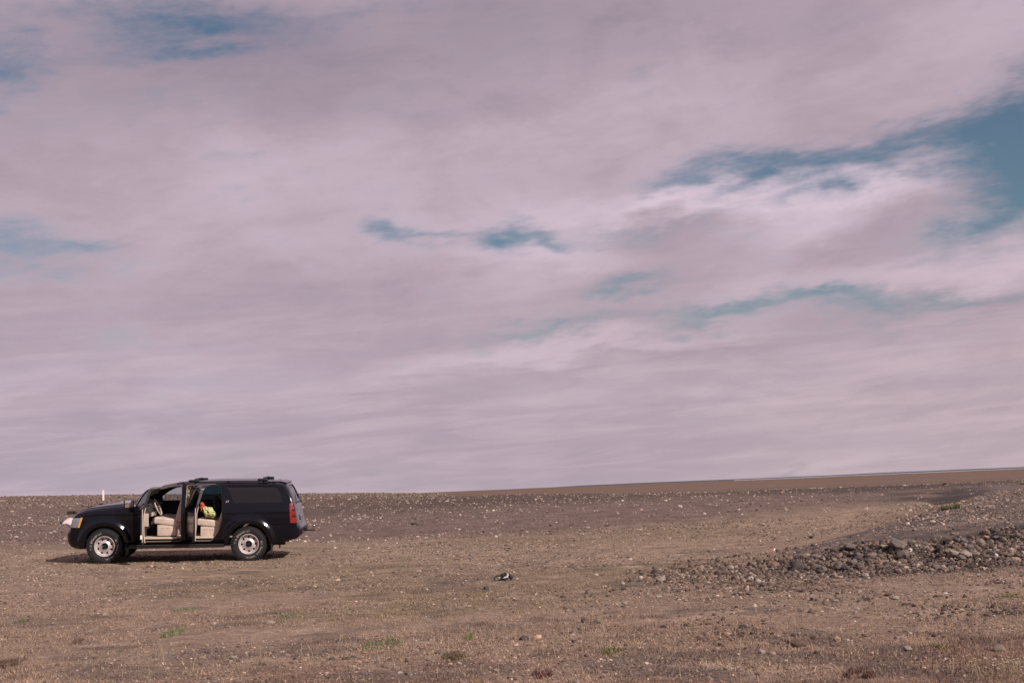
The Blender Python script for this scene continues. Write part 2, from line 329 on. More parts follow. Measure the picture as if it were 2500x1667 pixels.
def zone_colour(x, y):
    d = np.maximum(y, 1); u = 1250 + FPX * x / d
    wob = 3.0 * vnoise(x, y, 9) + 1.6 * vnoise(x, y, 3.1)
    c = np.broadcast_to(C_FG, x.shape + (3,)).copy()
    def put(m, col):
        nonlocal c; m = np.clip(m, 0, 1)[..., None]; c = c * (1 - m) + m * col
    put(sm(d + wob * .8, 22, 27), C_TAN)
    put(.5 * sm(vnoise(x, y, 4.7) + vnoise(x, y, 1.7) * .5, .05, .3), C_OLIVE)
    # stony slope
    start = np.interp(u, [0, 700, 1250, 1700, 2100, 2300, 2500], [40, 40, 41, 43, 46, 47, 48])
    put(sm(d + wob, start - 2, start + 5), C_SLOPE * 1.25)
    put(sm(d + wob * .8, 54, 62) * np.interp(u, [0, 400, 700, 1200], [.1, .25, .7, 1]), C_SLOPE * .74)
    # mound
    mu = np.interp(d, [18, 20, 25, 30, 38, 44, 60], [2900, 1780, 1900, 2110, 2240, 2330, 2420])
    put(sm(u + 45 * vnoise(x, y, 2) - mu, -20, 60) * sm(d, 19.8, 20.6), C_MOUND)
    put(.95 * sm(u, 1780, 2050) * np.exp(-((d + .3 * wob - 21.5) / 1.6) ** 4), C_DARK * .9)  # shade in the gaps between bank rocks, painted as darker ground
    put(.75 * sm(u, 2260, 2420) * sm(d, 27, 36) * sm(56 - d, 0, 8), C_MOUND * 1.35)
    # dark cut: shade of its slope painted into the ground colour
    put(.9 * np.exp(-(((u - 2285) / 70) ** 2 + ((d - 46.5) / 3.0) ** 4)) * sm(vnoise(x, y, 1.3) + .5, .1, .45), C_DARK * .75)
    put(.75 * sm(u, 1750, 2150) * np.exp(-((d + .4 * wob - 61) / 4.5) ** 4), C_DARK * 1.05)
    put(.8 * sm(u, 2080, 2220) * sm(2420 - u, 0, 60) * np.exp(-((d + .5 * wob - 51) / 4.0) ** 4) * sm(vnoise(x, y, 1.1) + .5, .15, .5), C_DARK * .8)  # wider patch of the same painted shade next to the cut
    # left dark earth strip
    # plain beyond the crest
    put(sm(d, 78, 100) * np.interp(u, [500, 1000], [0, 1]), C_PLAIN); put(sm(d, 120, 200) * np.interp(u, [500, 1000], [.5, 0]), C_PLAIN)
    put(sm(d, 150, 240) * .8 * sm(420 - d, 0, 130), C_PLAIN2 * .95)
    put(.6 * sm(vnoise(x * .15, y, 60), .05, .3) * sm(d, 150, 200), C_RED)
    # foreground heath
    put(.75 * sm(15.0 + .9 * wob - d, 0, 2.2) * sm(vnoise(x, y, 1.9) + .6 * vnoise(x, y, .6), -.15, .25), C_RED * 1.15)
    put(.6 * sm(u, 1500, 2300) * sm(12.9 + .3 * wob - d, 0, 1.5), C_RED)
    put(.35 * sm(vnoise(x, y, .9) + vnoise(x + 3, y, .35), .1, .5) * sm(34 - d, 0, 6), C_FG * 1.35)
    put(.45 * sm(vnoise(x + 31, y, 1.2) + vnoise(x + 3, y + 8, .4), .12, .5) * sm(34 - d, 0, 6), C_DARK * 1.3)
    return c
cols = zone_colour(GX, GYY).reshape(-1, 3)
gm = bpy.data.materials.new('ground'); gm.use_nodes = True; t = gm.node_tree; p = t.nodes['Principled BSDF']; p.inputs['Roughness'].default_value = .95; p.inputs['Specular IOR Level'].default_value = .15
at_ = t.nodes.new('ShaderNodeAttribute'); at_.attribute_name = 'Col'
gc = t.nodes.new('ShaderNodeNewGeometry')
def gn(scale, det, rough=.6):
    n = t.nodes.new('ShaderNodeTexNoise'); n.inputs['Scale'].default_value = scale; n.inputs['Detail'].default_value = det; n.inputs['Roughness'].default_value = rough
    t.links.new(gc.outputs['Position'], n.inputs['Vector']); return n.outputs['Fac']
def gmr(v, a, b, c_, d_):
    n = t.nodes.new('ShaderNodeMapRange'); t.links.new(v, n.inputs[0])
    for i, q in enumerate((a, b, c_, d_)): n.inputs[i + 1].default_value = q
    return n.outputs[0]
def gmul(a, b):
    n = t.nodes.new('ShaderNodeMath'); n.operation = 'MULTIPLY'; t.links.new(a, n.inputs[0]); t.links.new(b, n.inputs[1]); return n.outputs[0]
k = gmul(gmul(gmr(gn(1.3, 6), .3, .7, .72, 1.28), gmr(gn(10, 6, .75), .33, .67, .60, 1.40)), gmr(gn(38, 5, .8), .34, .66, .42, 1.58))
mm = t.nodes.new('ShaderNodeMix'); mm.data_type = 'RGBA'; mm.blend_type = 'MULTIPLY'; mm.inputs[0].default_value = 1; mm.clamp_result = False
t.links.new(at_.outputs['Color'], mm.inputs[6]); t.links.new(k, mm.inputs[7])
# hue drift between purple grit and dry yellow-brown turf
hue = t.nodes.new('ShaderNodeMix'); hue.data_type = 'RGBA'; t.links.new(gmr(gn(14, 5, .7), .35, .65, 0, 1), hue.inputs[0]); hue.inputs[6].default_value = (.92, .95, 1.12, 1); hue.inputs[7].default_value = (1.08, 1.03, .84, 1)
m2 = t.nodes.new('ShaderNodeMix'); m2.data_type = 'RGBA'; m2.blend_type = 'MULTIPLY'; m2.inputs[0].default_value = 1; m2.clamp_result = False
t.links.new(mm.outputs[2], m2.inputs[6]); t.links.new(hue.outputs[2], m2.inputs[7]); t.links.new(m2.outputs[2], p.inputs['Base Color'])
bp = t.nodes.new('ShaderNodeBump'); bp.inputs['Strength'].default_value = .9; bp.inputs['Distance'].default_value = .04
t.links.new(gn(16, 6, .75), bp.inputs['Height']); t.links.new(bp.outputs[0], p.inputs['Normal'])
ground = fast_mesh('ground', V, F, gm, cols, True); tag(ground, 'brown gravel and dry heath plain rising to a stony slope', 'ground', kind='structure')
mb = bpy.data.meshes.new('x')
del V, F, cols, AA, RG

# sea beyond the plain and a low dark shore on the horizon
wm = mat('water', (.30, .29, .33), .35, spec=.6)
def strip(name, az0, az1, r1, r2, z1, z2, m, n=60, top=None):
    a = np.linspace(R(az0), R(az1), n); vs = []; 
    for q in a: vs += [(r1 * math.sin(q), r1 * math.cos(q), z1), (r2 * math.sin(q), r2 * math.cos(q), z2 if top is None else top(q))]
    return mesh_obj(name, vs, [(2 * i, 2 * i + 2, 2 * i + 3, 2 * i + 1) for i in range(n - 1)], m, smooth=True)
sea = strip('water', 8.6, 60, 1700, 9000, .12, .2, wm); tag(sea, 'pale strip of sea water along the horizon', 'water', kind='structure')
hm = mat('far_land', (.045, .052, .075), .95)
vs = []; nseg = 160
for i in range(nseg):
    q = R(-2 + 64 * i / (nseg - 1)); hh = 1.2 + 2.6 * sm(np.array(math.degrees(q)), 0, 4) + 1.6 * float(vnoise(i * .35, 3.3, 1)) + 1.2 * float(vnoise(i * .09, 1.3, 1))
    for (rr_, zz) in ((4200, -.5), (4700, max(hh, .3)), (5600, -.5)): vs.append((rr_ * math.sin(q), rr_ * math.cos(q), zz))
fs = []
for i in range(nseg - 1):
    for j in range(2): fs.append((3 * i + j, 3 * i + 3 + j, 3 * i + 4 + j, 3 * i + 1 + j))
fl = mesh_obj('hills', vs, fs, hm, smooth=True); tag(fl, 'thin dark line of low land on the horizon', 'hills', kind='structure')

# ------------------------------------------------------------------ scattered stones and heath (stuff)
bmi = bmesh.new(); bmesh.ops.create_icosphere(bmi, subdivisions=1, radius=1); ICO_V = np.array([v.co[:] for v in bmi.verts]); ICO_F = np.array([[v.index for v in f.verts] for f in bmi.faces]); bmi.free()
bmi = bmesh.new(); bmesh.ops.create_icosphere(bmi, subdivisions=2, radius=1); ICO2_V = np.array([v.co[:] for v in bmi.verts]); ICO2_F = np.array([[v.index for v in f.verts] for f in bmi.faces]); bmi.free()
def scatter_stones(name, x, y, size, col, label, cat, flat=.6, IV=ICO_V, IF=ICO_F, sink=.3, lift=None):
    n = len(x); z = height(x, y); nv = len(IV)
    P = IV[None] * (1 + .32 * (RNG.random((n, nv, 1)) - .5))
    P = P * np.stack([RNG.uniform(.75, 1.35, n), RNG.uniform(.75, 1.2, n), RNG.uniform(flat * .75, flat * 1.35, n)], -1)[:, None, :]
    # tumble
    a = RNG.uniform(0, 2 * np.pi, n); b = RNG.normal(0, .35, n)
    ca, sa, cb, sb = np.cos(a), np.sin(a), np.cos(b), np.sin(b)
    X = P[..., 0] * ca[:, None] - P[..., 1] * sa[:, None]; Y = P[..., 0] * sa[:, None] + P[..., 1] * ca[:, None]; Z = P[..., 2]
    Y, Z = Y * cb[:, None] - Z * sb[:, None], Y * sb[:, None] + Z * cb[:, None]
    P = np.stack([X, Y, Z], -1) * size[:, None, None] * .5
    cz = z + size * .5 * flat * (1 - 2 * sink) + (0 if lift is None else lift)
    P = P + np.stack([x, y, cz], -1)[:, None, :]
    F_ = (IF[None] + (np.arange(n) * nv)[:, None, None]).reshape(-1, 3)
    C_ = np.repeat(col[:, None, :], nv, 1).reshape(-1, 3)
    o = fast_mesh(name, P.reshape(-1, 3), F_, MT['stone'], C_)
    return tag(o, label, cat, kind='stuff')
MT['stone'] = mat('stone', (.2, .2, .2), .9, attr='Col', vary=.25, vscale=25, spec=.25)
def fan(n, y0, y1, power=1.0, u0_=-.42, u1_=.42):
    """random points, evenly spread over the ground between two distances"""
    y = np.sqrt(RNG.uniform(y0 ** 2, y1 ** 2, n)); x = RNG.uniform(u0_, u1_, n) * y; return x, y
def stone_cols(n, bright=1.0, pale=.08):
    base_ = np.array([.150, .112, .096]) * bright; c = base_ * RNG.lognormal(-.05, .50, (n, 1)) * (1 + RNG.normal(0, .03, (n, 3)))
    w = RNG.random(n) < .35; c[w] = c[w] * np.array([1.08, .98, .88]) * 1.1
    q = RNG.random(n) < pale; c[q] = np.array([.37, .305, .26]) * RNG.uniform(.7, 1.15, (q.sum(), 1))
    return np.clip(c, .015, .7)
def thin(x, y, f):
    m = RNG.random(len(x)) < f(x, y); return x[m], y[m]
def uu(x, y): return 1250 + FPX * x / y
# foreground grit
x, y = fan(85000, 9.6, 26)
x, y = thin(x, y, lambda x, y: np.clip(.30 + 1.2 * vnoise(x, y, 2.3) + .9 * vnoise(x, y, .8) + .35 * sm(uu(x, y), 1300, 2100) * sm(y, 12.5, 15), .04, 1))
s = np.clip(RNG.lognormal(math.log(.016), .5, len(x)), .008, .075)
scatter_stones('gravel', x, y, s, stone_cols(len(x), 1.0, .04), 'loose grit and pebbles strewn over the near ground', 'gravel', sink=.42)
x, y = fan(15000, 11.2, 21, u0_=.02, u1_=.42)
x, y = thin(x, y, lambda x, y: np.clip(.12 + .9 * vnoise(x, y, 1.6) + .9 * vnoise(x, y, .6), 0, 1) * (.25 + .75 * sm(uu(x, y), 1450, 2000)) * sm(y, 11.4, 12.6))
s = np.clip(RNG.lognormal(math.log(.031), .45, len(x)), .015, .12)
scatter_stones('stony_patch', x, y, s, stone_cols(len(x), .75, .04), 'scattered dark stones on the right part of the near ground', 'stones', sink=.25)
x, y = fan(80000, 25, 43)
x, y = thin(x, y, lambda x, y: np.clip(.45 + 1.1 * vnoise(x, y, 3.1), .08, 1))
s = np.clip(RNG.lognormal(math.log(.022), .48, len(x)), .012, .09)
scatter_stones('pebbles', x, y, s, stone_cols(len(x), 1.0, .05), 'fine pebbles on the flat ground around the car', 'pebbles', sink=.42)
x, y = fan(50000, 40, 84)
x, y = thin(x, y, lambda x, y: np.clip(.5 + 1.2 * vnoise(x, y, 5), .08, 1))
s = np.clip(RNG.lognormal(math.log(.040), .45, len(x)), .018, .20)
scatter_stones('slope_stones', x, y, s, stone_cols(len(x), .85, .06), 'dark and pale stones scattered over the far slope', 'stones', sink=.4)
x, y = fan(3400, 40, 72)
x, y = thin(x, y, lambda x, y: np.clip(.35 + 1.3 * vnoise(x, y, 7) + .8 * vnoise(x, y, 2), .02, 1) * np.where(uu(x, y) > 2150, .3, 1))
s = np.clip(RNG.lognormal(math.log(.062), .38, len(x)), .04, .20)
pc = np.array([.42, .34, .29]) * RNG.uniform(.6, 1.2, (len(x), 1))
scatter_stones('pale_stones', x, y, s, pc, 'small pale stones dotted over the far slope', 'stones', sink=.35)
x, y = fan(30000, 82, 215, u0_=-.42, u1_=-.05)
x, y = thin(x, y, lambda x, y: np.clip(.5 + 1.3 * vnoise(x, y, 11), .06, 1))
s = np.clip(RNG.lognormal(math.log(.09), .45, len(x)), .04, .4)
scatter_stones('distant_stones', x, y, s, stone_cols(len(x), 1.0, .05), 'stones dotted up to the skyline at the left', 'stones', sink=.4)
# rubble of the bank
def bank_pts(n, y0=19.6, y1=24.2):
    u_ = RNG.uniform(1500, 3100, n); y_ = RNG.uniform(y0, y1, n)
    return (u_ - 1250) / FPX * y_, y_
x, y = bank_pts(62000, 18.6, 26)
def bankdens(x, y):
    u_ = uu(x, y); yc = np.interp(u_, [1500, 1700, 1900, 2100, 2500], [22.0, 21.9, 21.6, 21.3, 21.3]); wd = np.interp(u_, [1500, 1700, 1900, 2100, 2500], [1.2, 2.0, 1.6, 1.1, 1.2])
    return np.clip(np.exp(-((y - yc) / wd) ** 4) * np.interp(u_, [1500, 1650, 1850, 2000], [.06, .22, .40, 1.0]) + .06 * sm(u_, 1550, 1700) * sm(2000 - u_, 0, 100), 0, 1) * (y < np.interp(u_, [1900, 2100], [30, 23.0]))
x, y = thin(x, y, bankdens)
s = np.clip(RNG.lognormal(math.log(.032), .5, len(x)), .014, .13)
scatter_stones('rubble', x, y, s, stone_cols(len(x), .70, .05), 'small rubble packed between the rocks of the bank', 'rubble', sink=.25, flat=.75)  # rubble colour darkened to stand in for shade between the rocks
x, y = fan(14000, 23, 45, u0_=.18, u1_=.42)
x, y = thin(x, y, lambda x, y: sm(uu(x, y), 2050, 2300) * np.clip(.6 + vnoise(x, y, 2), 0, 1))
s = np.clip(RNG.lognormal(math.log(.028), .5, len(x)), .012, .14)
scatter_stones('mound_gravel', x, y, s, stone_cols(len(x), 1.1, .06), 'grey gravel on top of the mound at the right', 'gravel', sink=.35)

# heath and dry grass blades
def blades(name, x, y, h, w, col, label, cat, m, lean=.5, z=None, stuff=True):
    n = len(x); z = height(x, y) if z is None else z
    a = RNG.uniform(0, 2 * np.pi, n); l = RNG.normal(0, lean, (n, 2)) * h[:, None]
    c, s_ = np.cos(a) * w / 2, np.sin(a) * w / 2
    p0 = np.stack([x - c, y - s_, z - .005], -1); p1 = np.stack([x + c, y + s_, z - .005], -1)
    mid = np.stack([x + l[:, 0] * .35, y + l[:, 1] * .35, z + h * .6], -1)
    m0 = mid - np.stack([c * .7, s_ * .7, 0 * c], -1); m1 = mid + np.stack([c * .7, s_ * .7, 0 * c], -1)
    tp = np.stack([x + l[:, 0], y + l[:, 1], z + h], -1)
    V_ = np.stack([p0, p1, m1, m0, tp], 1).reshape(-1, 3); b = (np.arange(n) * 5)[:, None]
    F_ = np.concatenate([b + [0, 1, 2], b + [0, 2, 3], b + [3, 2, 4]], 0)
    o = fast_mesh(name, V_, F_, m, np.repeat(col, 5, 0))
    return tag(o, label, cat, kind='stuff' if stuff else None)
MT['leaf'] = mat('dry_leaf', (.2, .15, .1), .85, attr='Col', spec=.2)
x, y = fan(330000, 9.6, 24)
x, y = thin(x, y, lambda x, y: np.clip(.28 + 1.1 * vnoise(x, y, 1.7) + .9 * vnoise(x, y, .5) + .5 * sm(14.5 - y, 0, 3), .02, 1) * np.interp(y, [10, 24], [1, .45]))
n = len(x); zc = zone_colour(x, y)
cc = zc * RNG.lognormal(0.10, .30, (n, 1)) * np.array([1.0, .96, .92]); pk = RNG.random(n) < .07; cc[pk] = np.array([.26, .20, .12]) * RNG.uniform(.7, 1.2, (pk.sum(), 1))
blades('dry_grass', x, y, np.clip(RNG.lognormal(math.log(.017), .4, n), .007, .07), RNG.uniform(.004, .009, n), cc, 'short dry brown grass and heath covering the near ground', 'grass', MT['leaf'], lean=.7)
# a few tall straw stalks
x, y = fan(420, 9.8, 14.5); n = len(x)
blades('straw_stalks', x, y, RNG.uniform(.06, .20, n), np.full(n, .004), np.array([.32, .25, .16]) * RNG.uniform(.7, 1.15, (n, 1)), 'thin pale straw stalks standing in the near grass', 'grass', MT['leaf'], lean=.22)

def on_ground(px, py):
    """ground point under a photo pixel, by marching the ray down onto the terrain"""
    d = ray(px, py); d = d / d.y
    Ys = np.geomspace(8, 400, 3000); X = d.x * Ys; Z = CAMH + d.z * Ys; H = height(X, Ys)
    i = int(np.argmax(Z < H)); return Vector((float(X[i]), float(Ys[i]), float(H[i])))

def tuft(px, py, wpx, hpx, col, label, name='moss_patch', cat='moss patch', h=.028, n=620, group='green patches in the brown ground', lean=.6, w=.008):
    c0 = on_ground(px, py); rx = wpx / FPX * c0.y / 2; ry = min(1.0, on_ground(px, py - hpx / 2).y - on_ground(px, py + hpx / 2).y) / 2
    r_ = np.sqrt(RNG.random(n)) * (.75 + .5 * RNG.random(n)); a = RNG.uniform(0, 2 * np.pi, n)
    x = c0.x + rx * r_ * np.cos(a); y = c0.y + ry * r_ * np.sin(a)
    keep = vnoise(x * 1.0, y * .6, .09) > -.10; x, y = x[keep], y[keep]; n = len(x)
    cc = np.array(col) * 1.15 * RNG.uniform(.6, 1.35, (n, 1)) * (1 + RNG.normal(0, .08, (n, 3)))
    o = blades(name, x, y, h * RNG.uniform(.4, 1.2, n), np.full(n, w), cc, label, cat, MT['leaf'], lean=lean, stuff=False)
    o.data.transform(Matrix.Translation(-c0)); o.location = c0
    return tag(o, group=group)
GREEN = (.158, .148, .095)
tuft(450, 1490, 52, 10, GREEN, 'narrow green moss patch on the ground below the car, nearest under its front wheel')
tuft(715, 1504, 66, 13, GREEN, 'green moss patch beside small dark stones, below the rear of the car')
tuft(424, 1549, 36, 17, (.155, .157, .09), 'bright green tuft in the lower left, under the narrow moss patch', h=.05)
tuft(935, 1572, 84, 28, (.158, .145, .088), 'widest pale green patch, left of the dark half-buried stone', n=1600)
tuft(1145, 1556, 20, 14, (.14, .14, .06), 'tiny green tuft between the widest green patch and the dark stone')
tuft(2322, 1242, 36, 13, (.14, .135, .085), 'green patch high on the mound beside the dark cut in the slope', h=.12, n=700, w=.02)
tuft(2480, 1455, 70, 10, (.15, .14, .06), 'faint olive patch at the right edge below the rocky bank')
tuft(2300, 1577, 70, 12, (.155, .135, .065), 'olive patch right of the round pale stone at lower right')
tuft(1500, 1592, 60, 14, (.13, .12, .06), 'dull green patch at the bottom between the dark stone and the stony right side')
tuft(55, 1517, 30, 8, (.13, .13, .07), 'dim green speck at the far left edge of the near ground')
# dark dwarf shrubs
def shrub(px, py, wpx, hpx, col, label, h, n=1100, lean=.5, w=.008):
    return tuft(px, py, wpx, hpx, col, label, 'dwarf_shrub', 'dwarf shrub', h, n, 'low dark shrubs on the heath', lean, w)
shrub(16, 1626, 44, 22, (.13, .085, .066), 'low reddish dark shrub at the bottom left corner', .07, 800)
shrub(188, 1570, 22, 10, (.13, .085, .06), 'small rust brown shrub above the bottom left corner', .04, 260)
shrub(2100, 1650, 60, 16, (.12, .07, .06), 'dark red heather clump at the bottom, below the round pale stone', .05, 700)
shrub(1110, 1604, 60, 16, (.13, .09, .06), 'rusty brown heather clump under the dark half-buried stone', .04, 500)
shrub(1320, 1650, 50, 12, (.14, .07, .06), 'dark red patch of heather at the bottom middle', .04, 450)
shrub(177, 1255, 17, 6, (.035, .026, .026), 'dark low shrub just above the car nose', .16, 700, w=.03)
shrub(228, 1240, 26, 5, (.045, .030, .026), 'dark low shrub strip behind the bonnet, under the white post', .14, 700, w=.03)
shrub(246, 1233, 10, 4, (.040, .028, .026), 'smallest dark shrub, directly below the white post', .14, 300, w=.03)
# pale seed heads bottom right
c0 = on_ground(2440, 1640); bm = bmesh.new()
for i in range(60):
    p = Vector((RNG.normal(0, .16), RNG.normal(0, .14), 0)); p.z = float(height(c0.x + p.x, c0.y + p.y)) - c0.z; hh = .05 + .05 * RNG.random()
    q = p + Vector((RNG.normal(0, .008), RNG.normal(0, .008), hh)); add_tube(bm, [p, q], .0012, 4)
    mtx = Matrix.Translation(q) @ Matrix.Diagonal((1, 1, .6, 1)); bmesh.ops.create_icosphere(bm, subdivisions=1, radius=.006 + .004 * RNG.random(), matrix=mtx)
o = bm_obj('seedhead_plant', bm, mat('seedhead', (.36, .29, .19), .9), smooth=False); o.location = c0
tag(o, 'clump of tiny pale seed heads in the bottom right corner', 'wild plant')

# ------------------------------------------------------------------ individual rocks
def rock_mesh(seed, sub=3, rough=.35, flat=.7, facet=True):
    bm = bmesh.new(); bmesh.ops.create_icosphere(bm, subdivisions=sub, radius=.5); off = Vector((seed * 7.3, seed * 3.1, seed))
    pl = [(Vector((random.gauss(0, 1), random.gauss(0, 1), random.gauss(0, 1))).normalized(), random.uniform(.30, .44)) for _ in range(7)]
    for v in bm.verts:
        q = v.co.copy()
        for nrm, dd in pl:
            e = q.dot(nrm) - dd
            if e > 0: q -= nrm * e * .8
        f = 1 + rough * .5 * mnoise.noise(q * 3.0 + off) + rough * .22 * mnoise.noise(q * 8 + off)
        v.co = Vector((q.x * 1.15 * f, q.y * f, q.z * flat * f))
    me = bpy.data.meshes.new('rock'); bm.to_mesh(me); bm.free(); smooth_mesh(me, 28); return me
def rock_mat(name, c): return mat(name, c, .92, vary=.35, vscale=9, bump=.5, bscale=40, spec=.2)
RM = [rock_mat('rock_grey', (.150, .122, .112)), rock_mat('rock_brown', (.19, .148, .12)), rock_mat('rock_dark', (.075, .064, .066)), rock_mat('rock_pale', (.29, .24, .20))]
RMESH = []
for i in range(14):
    me = rock_mesh(i, 3 if i < 6 else 2, .4, .55 + .3 * random.random()); me.materials.append(RM[[0, 1, 2, 0, 1, 0, 0, 2, 1, 0, 2, 0, 3, 1][i]]); RMESH.append(me)  # dark share of the mix stands in for shadows among the bank rocks
def put_rock(me, loc, size, label, group=None, name='rock', cat='rock', mtl=None, sink=.25, rot=None, sc=(1, 1, 1)):
    if mtl is not None and me.materials[0] != mtl:
        me = me.copy(); me.materials[0] = mtl
    o = bpy.data.objects.new(name, me); COL.objects.link(o)
    o.scale = (size * sc[0], size * sc[1], size * sc[2]); o.rotation_euler = rot or (random.uniform(-.4, .4), random.uniform(-.4, .4), random.uniform(0, 6.28))
    o.location = (loc[0], loc[1], loc[2] + size * sc[2] * .35 * (1 - 2 * sink)); return tag(o, label, cat, group)
def rock_px(px, py, wpx, label, mtl, i=0, sink=.25, sc=(1, 1, 1), group=None, rot=None):
    p = on_ground(px, py); return put_rock(RMESH[i], p, wpx / FPX * p.y / 1.1, label, group, mtl=mtl, sink=sink, sc=sc, rot=rot)
BG = 'larger boulders in the rocky bank'
for a in [
    (2326, 1360, 25, 'pale rounded boulder, left of a pair low in the rocky bank at the right', RM[3], 0),
    (2358, 1359, 22, 'pale rounded boulder, right of a pair, with a smaller one just beneath it', RM[3], 1),
    (2367, 1373, 13, 'small tan boulder tucked directly beneath the right boulder of the pair', RM[1], 2),
    (2466, 1361, 18, 'lone tan boulder near the right edge of the rocky bank', RM[1], 3),
    (2204, 1364, 30, 'large grey brown boulder in the middle of the bank, below a flat topped one', RM[0], 4),
    (2195, 1340, 34, 'flat topped broad boulder at the crest in the middle of the bank', RM[0], 5),
    (2366, 1344, 24, 'grey boulder standing above the pale pair of boulders', RM[0], 0),
    (2396, 1331, 22, 'tan boulder highest on the bank, right of the pale pair', RM[1], 1),
    (2083, 1382, 20, 'grey boulder at the foot of the bank on its left part', RM[0], 2),
    (2047, 1386, 22, 'low flat grey boulder at the left foot of the bank', RM[0], 3),
    (2035, 1370, 16, 'squarish tan boulder just above the low flat one at the left foot', RM[1], 4),
    (2075, 1341, 26, 'brown grey slab lying on the left crest of the bank', RM[0], 5),
    (2130, 1364, 22, 'brownish boulder in the left middle of the bank beside a deep gap', RM[1], 0)]:
    rock_px(a[0], a[1], a[2] * 1.22, *a[3:], group=BG, sink=.1)
FGN = 'single stones on the open ground'
for a in [
    (1280, 1562, 24, 'dark rounded stone half buried in the near ground at the bottom middle', RM[2], 0, .3),
    (2216, 1588, 22, 'round pale stone with a dark shadow at the lower right', RM[3], 1, .1),
    (2246, 1502, 12, 'small pale dark-edged stone right of centre in the lower right ground', RM[3], 2, .1),
    (2186, 1463, 17, 'flat pale stone on the ground just below the middle of the bank', RM[3], 3, .1),
    (1187, 1438, 15, 'dark low stone lying left below the black strap', RM[2], 4, .2),
    (1146, 1367, 9, 'tiny dark stone on the tan ground left above the black strap', RM[2], 5, .1),
    (2480, 1622, 24, 'grey purple stone at the bottom right near the seed heads', RM[0], 0, .3),
    (2440, 1588, 34, 'broad low tan stone near the bottom right edge', RM[1], 1, .35),
    (1860, 1595, 20, 'pale stone with dark underside at the lower right, left of the round pale stone', RM[3], 2, .15),
    (660, 1523, 24, 'flat light stone under the green patch below the rear of the car', RM[3], 3, .4),
    (256, 1501, 16, 'flat pale stone on the left near ground', RM[3], 4, .4),
    (330, 1375, 6, 'tiny pale stone at the edge of the car shadow behind the front tyre', RM[3], 5, .1),
    (2077, 1312, 6, 'small black stone on the tan track above the bank', RM[2], 0, 0),
    (1980, 1314, 12, 'dark flat stone on the tan track left of the small black one', RM[2], 1, .1),
    (2273, 1245, 5, 'little black stone on the tan track below the dark cut', RM[2], 2, 0),
    (2240, 1500, 10, 'dark stone touching the small pale dark-edged stone', RM[2], 3, .1),
    (1815, 1535, 24, 'long black flat stone on the right foreground', RM[2], 4, .2),
    (2248, 1503, 0.1, '', RM[2], 5, 0)][:-1]:
    rock_px(*a, group=FGN)
# the pale boulder beyond the car's nose
p = on_ground(168, 1288)
o = rock_px(171, 1283, 33, 'big pale pinkish boulder lying beyond the nose of the car', rock_mat('rock_white', (.62, .50, .52)), 1, .1, sc=(1.0, .8, .95)); o.rotation_euler = (0.15, -.25, .4); o['group'] = FGN
p = on_ground(153, 1284); rock_px(151, 1278, 12, 'small dark stone at the left edge of the big pale boulder', RM[2], 2, .0, group=FGN)
# the jumble of the bank: every larger rock its own object
cnt = 0; JUM = []
while cnt < 255:
    u_ = random.uniform(1560, 2570); yc = np.interp(u_, [1500, 1900, 2100, 2500], [22.0, 21.6, 21.3, 21.3]); wd = np.interp(u_, [1500, 1700, 1900, 2100, 2500], [1.2, 1.5, 1.3, 1.0, 1.1])
    y_ = yc + random.uniform(-wd, wd)
    if random.random() > np.interp(u_, [1560, 1850, 2000, 2570], [.12, .32, 1, 1]): continue
    x_ = (u_ - 1250) / FPX * y_; sz = min(.24, random.lognormvariate(math.log(.070), .36)) * float(np.interp(u_, [1560, 1900, 2050], [.7, .85, 1]))
    z_ = float(height(x_, y_)); i = random.randrange(14)
    o = put_rock(RMESH[i], (x_, y_, z_), sz, 'x', 'jumbled rocks of the bank at the right', sink=.08); JUM.append((o, u_, (y_ - yc) / wd, sz, i))
    cnt += 1
JUM.sort(key=lambda q_: q_[1]); CNT = {}; ORD = ['leftmost', 'second', 'third', 'fourth', 'fifth', 'sixth', 'seventh', 'eighth', 'ninth', 'tenth']
for o, u_, v_, sz, i in JUM:
    cname = {'rock_grey': 'grey', 'rock_brown': 'brown', 'rock_dark': 'dark', 'rock_pale': 'pale'}[o.data.materials[0].name.split('.')[0]]
    sname = 'big' if sz > .105 else 'small' if sz < .066 else 'mid-sized'; row = 'foot' if v_ < -.33 else 'crest' if v_ > .33 else 'middle'
    part = ['thin left end', 'left part', 'centre part', 'right part', 'far right end'][min(4, int((u_ - 1560) / 202))]
    k = f'{sname} {cname} rock at the {row} of the bank, {part}'; CNT[k] = CNT.get(k, 0) + 1; o['label'] = (k, CNT[k])[0] + '|' + str(CNT[k])
for o, *_ in JUM:
    k, n_ = o['label'].split('|'); n_ = int(n_)
    o['label'] = k if CNT[k] == 1 else f'{k}, {ORD[min(n_ - 1, 9)]}' + ('' if n_ == 1 else ' from left')

# ------------------------------------------------------------------ white marker post
p = on_ground(252.5, 1221); bm = bmesh.new()
hgt = 25 / FPX * p.y; ww = 4.0 / FPX * p.y
pts = [(-ww / 2, 0), (ww / 2, 0), (ww / 2, hgt * .93), (ww * .30, hgt), (-ww * .30, hgt), (-ww / 2, hgt * .93)]
f0 = bm.faces.new([bm.verts.new((a, -.03, b - .1 * (b == 0))) for a, b in pts]); e = bmesh.ops.extrude_face_region(bm, geom=[f0]); bmesh.ops.translate(bm, vec=(0, .06, 0), verts=[v for v in e['geom'] if isinstance(v, bmesh.types.BMVert)])
post = bm_obj('marker_post', bm, mat('post_paint', (.80, .72, .72), .6, vary=.06), smooth=False); post.location = p
tag(post, 'thin white roadside marker post standing on the rise behind the bonnet', 'marker post')

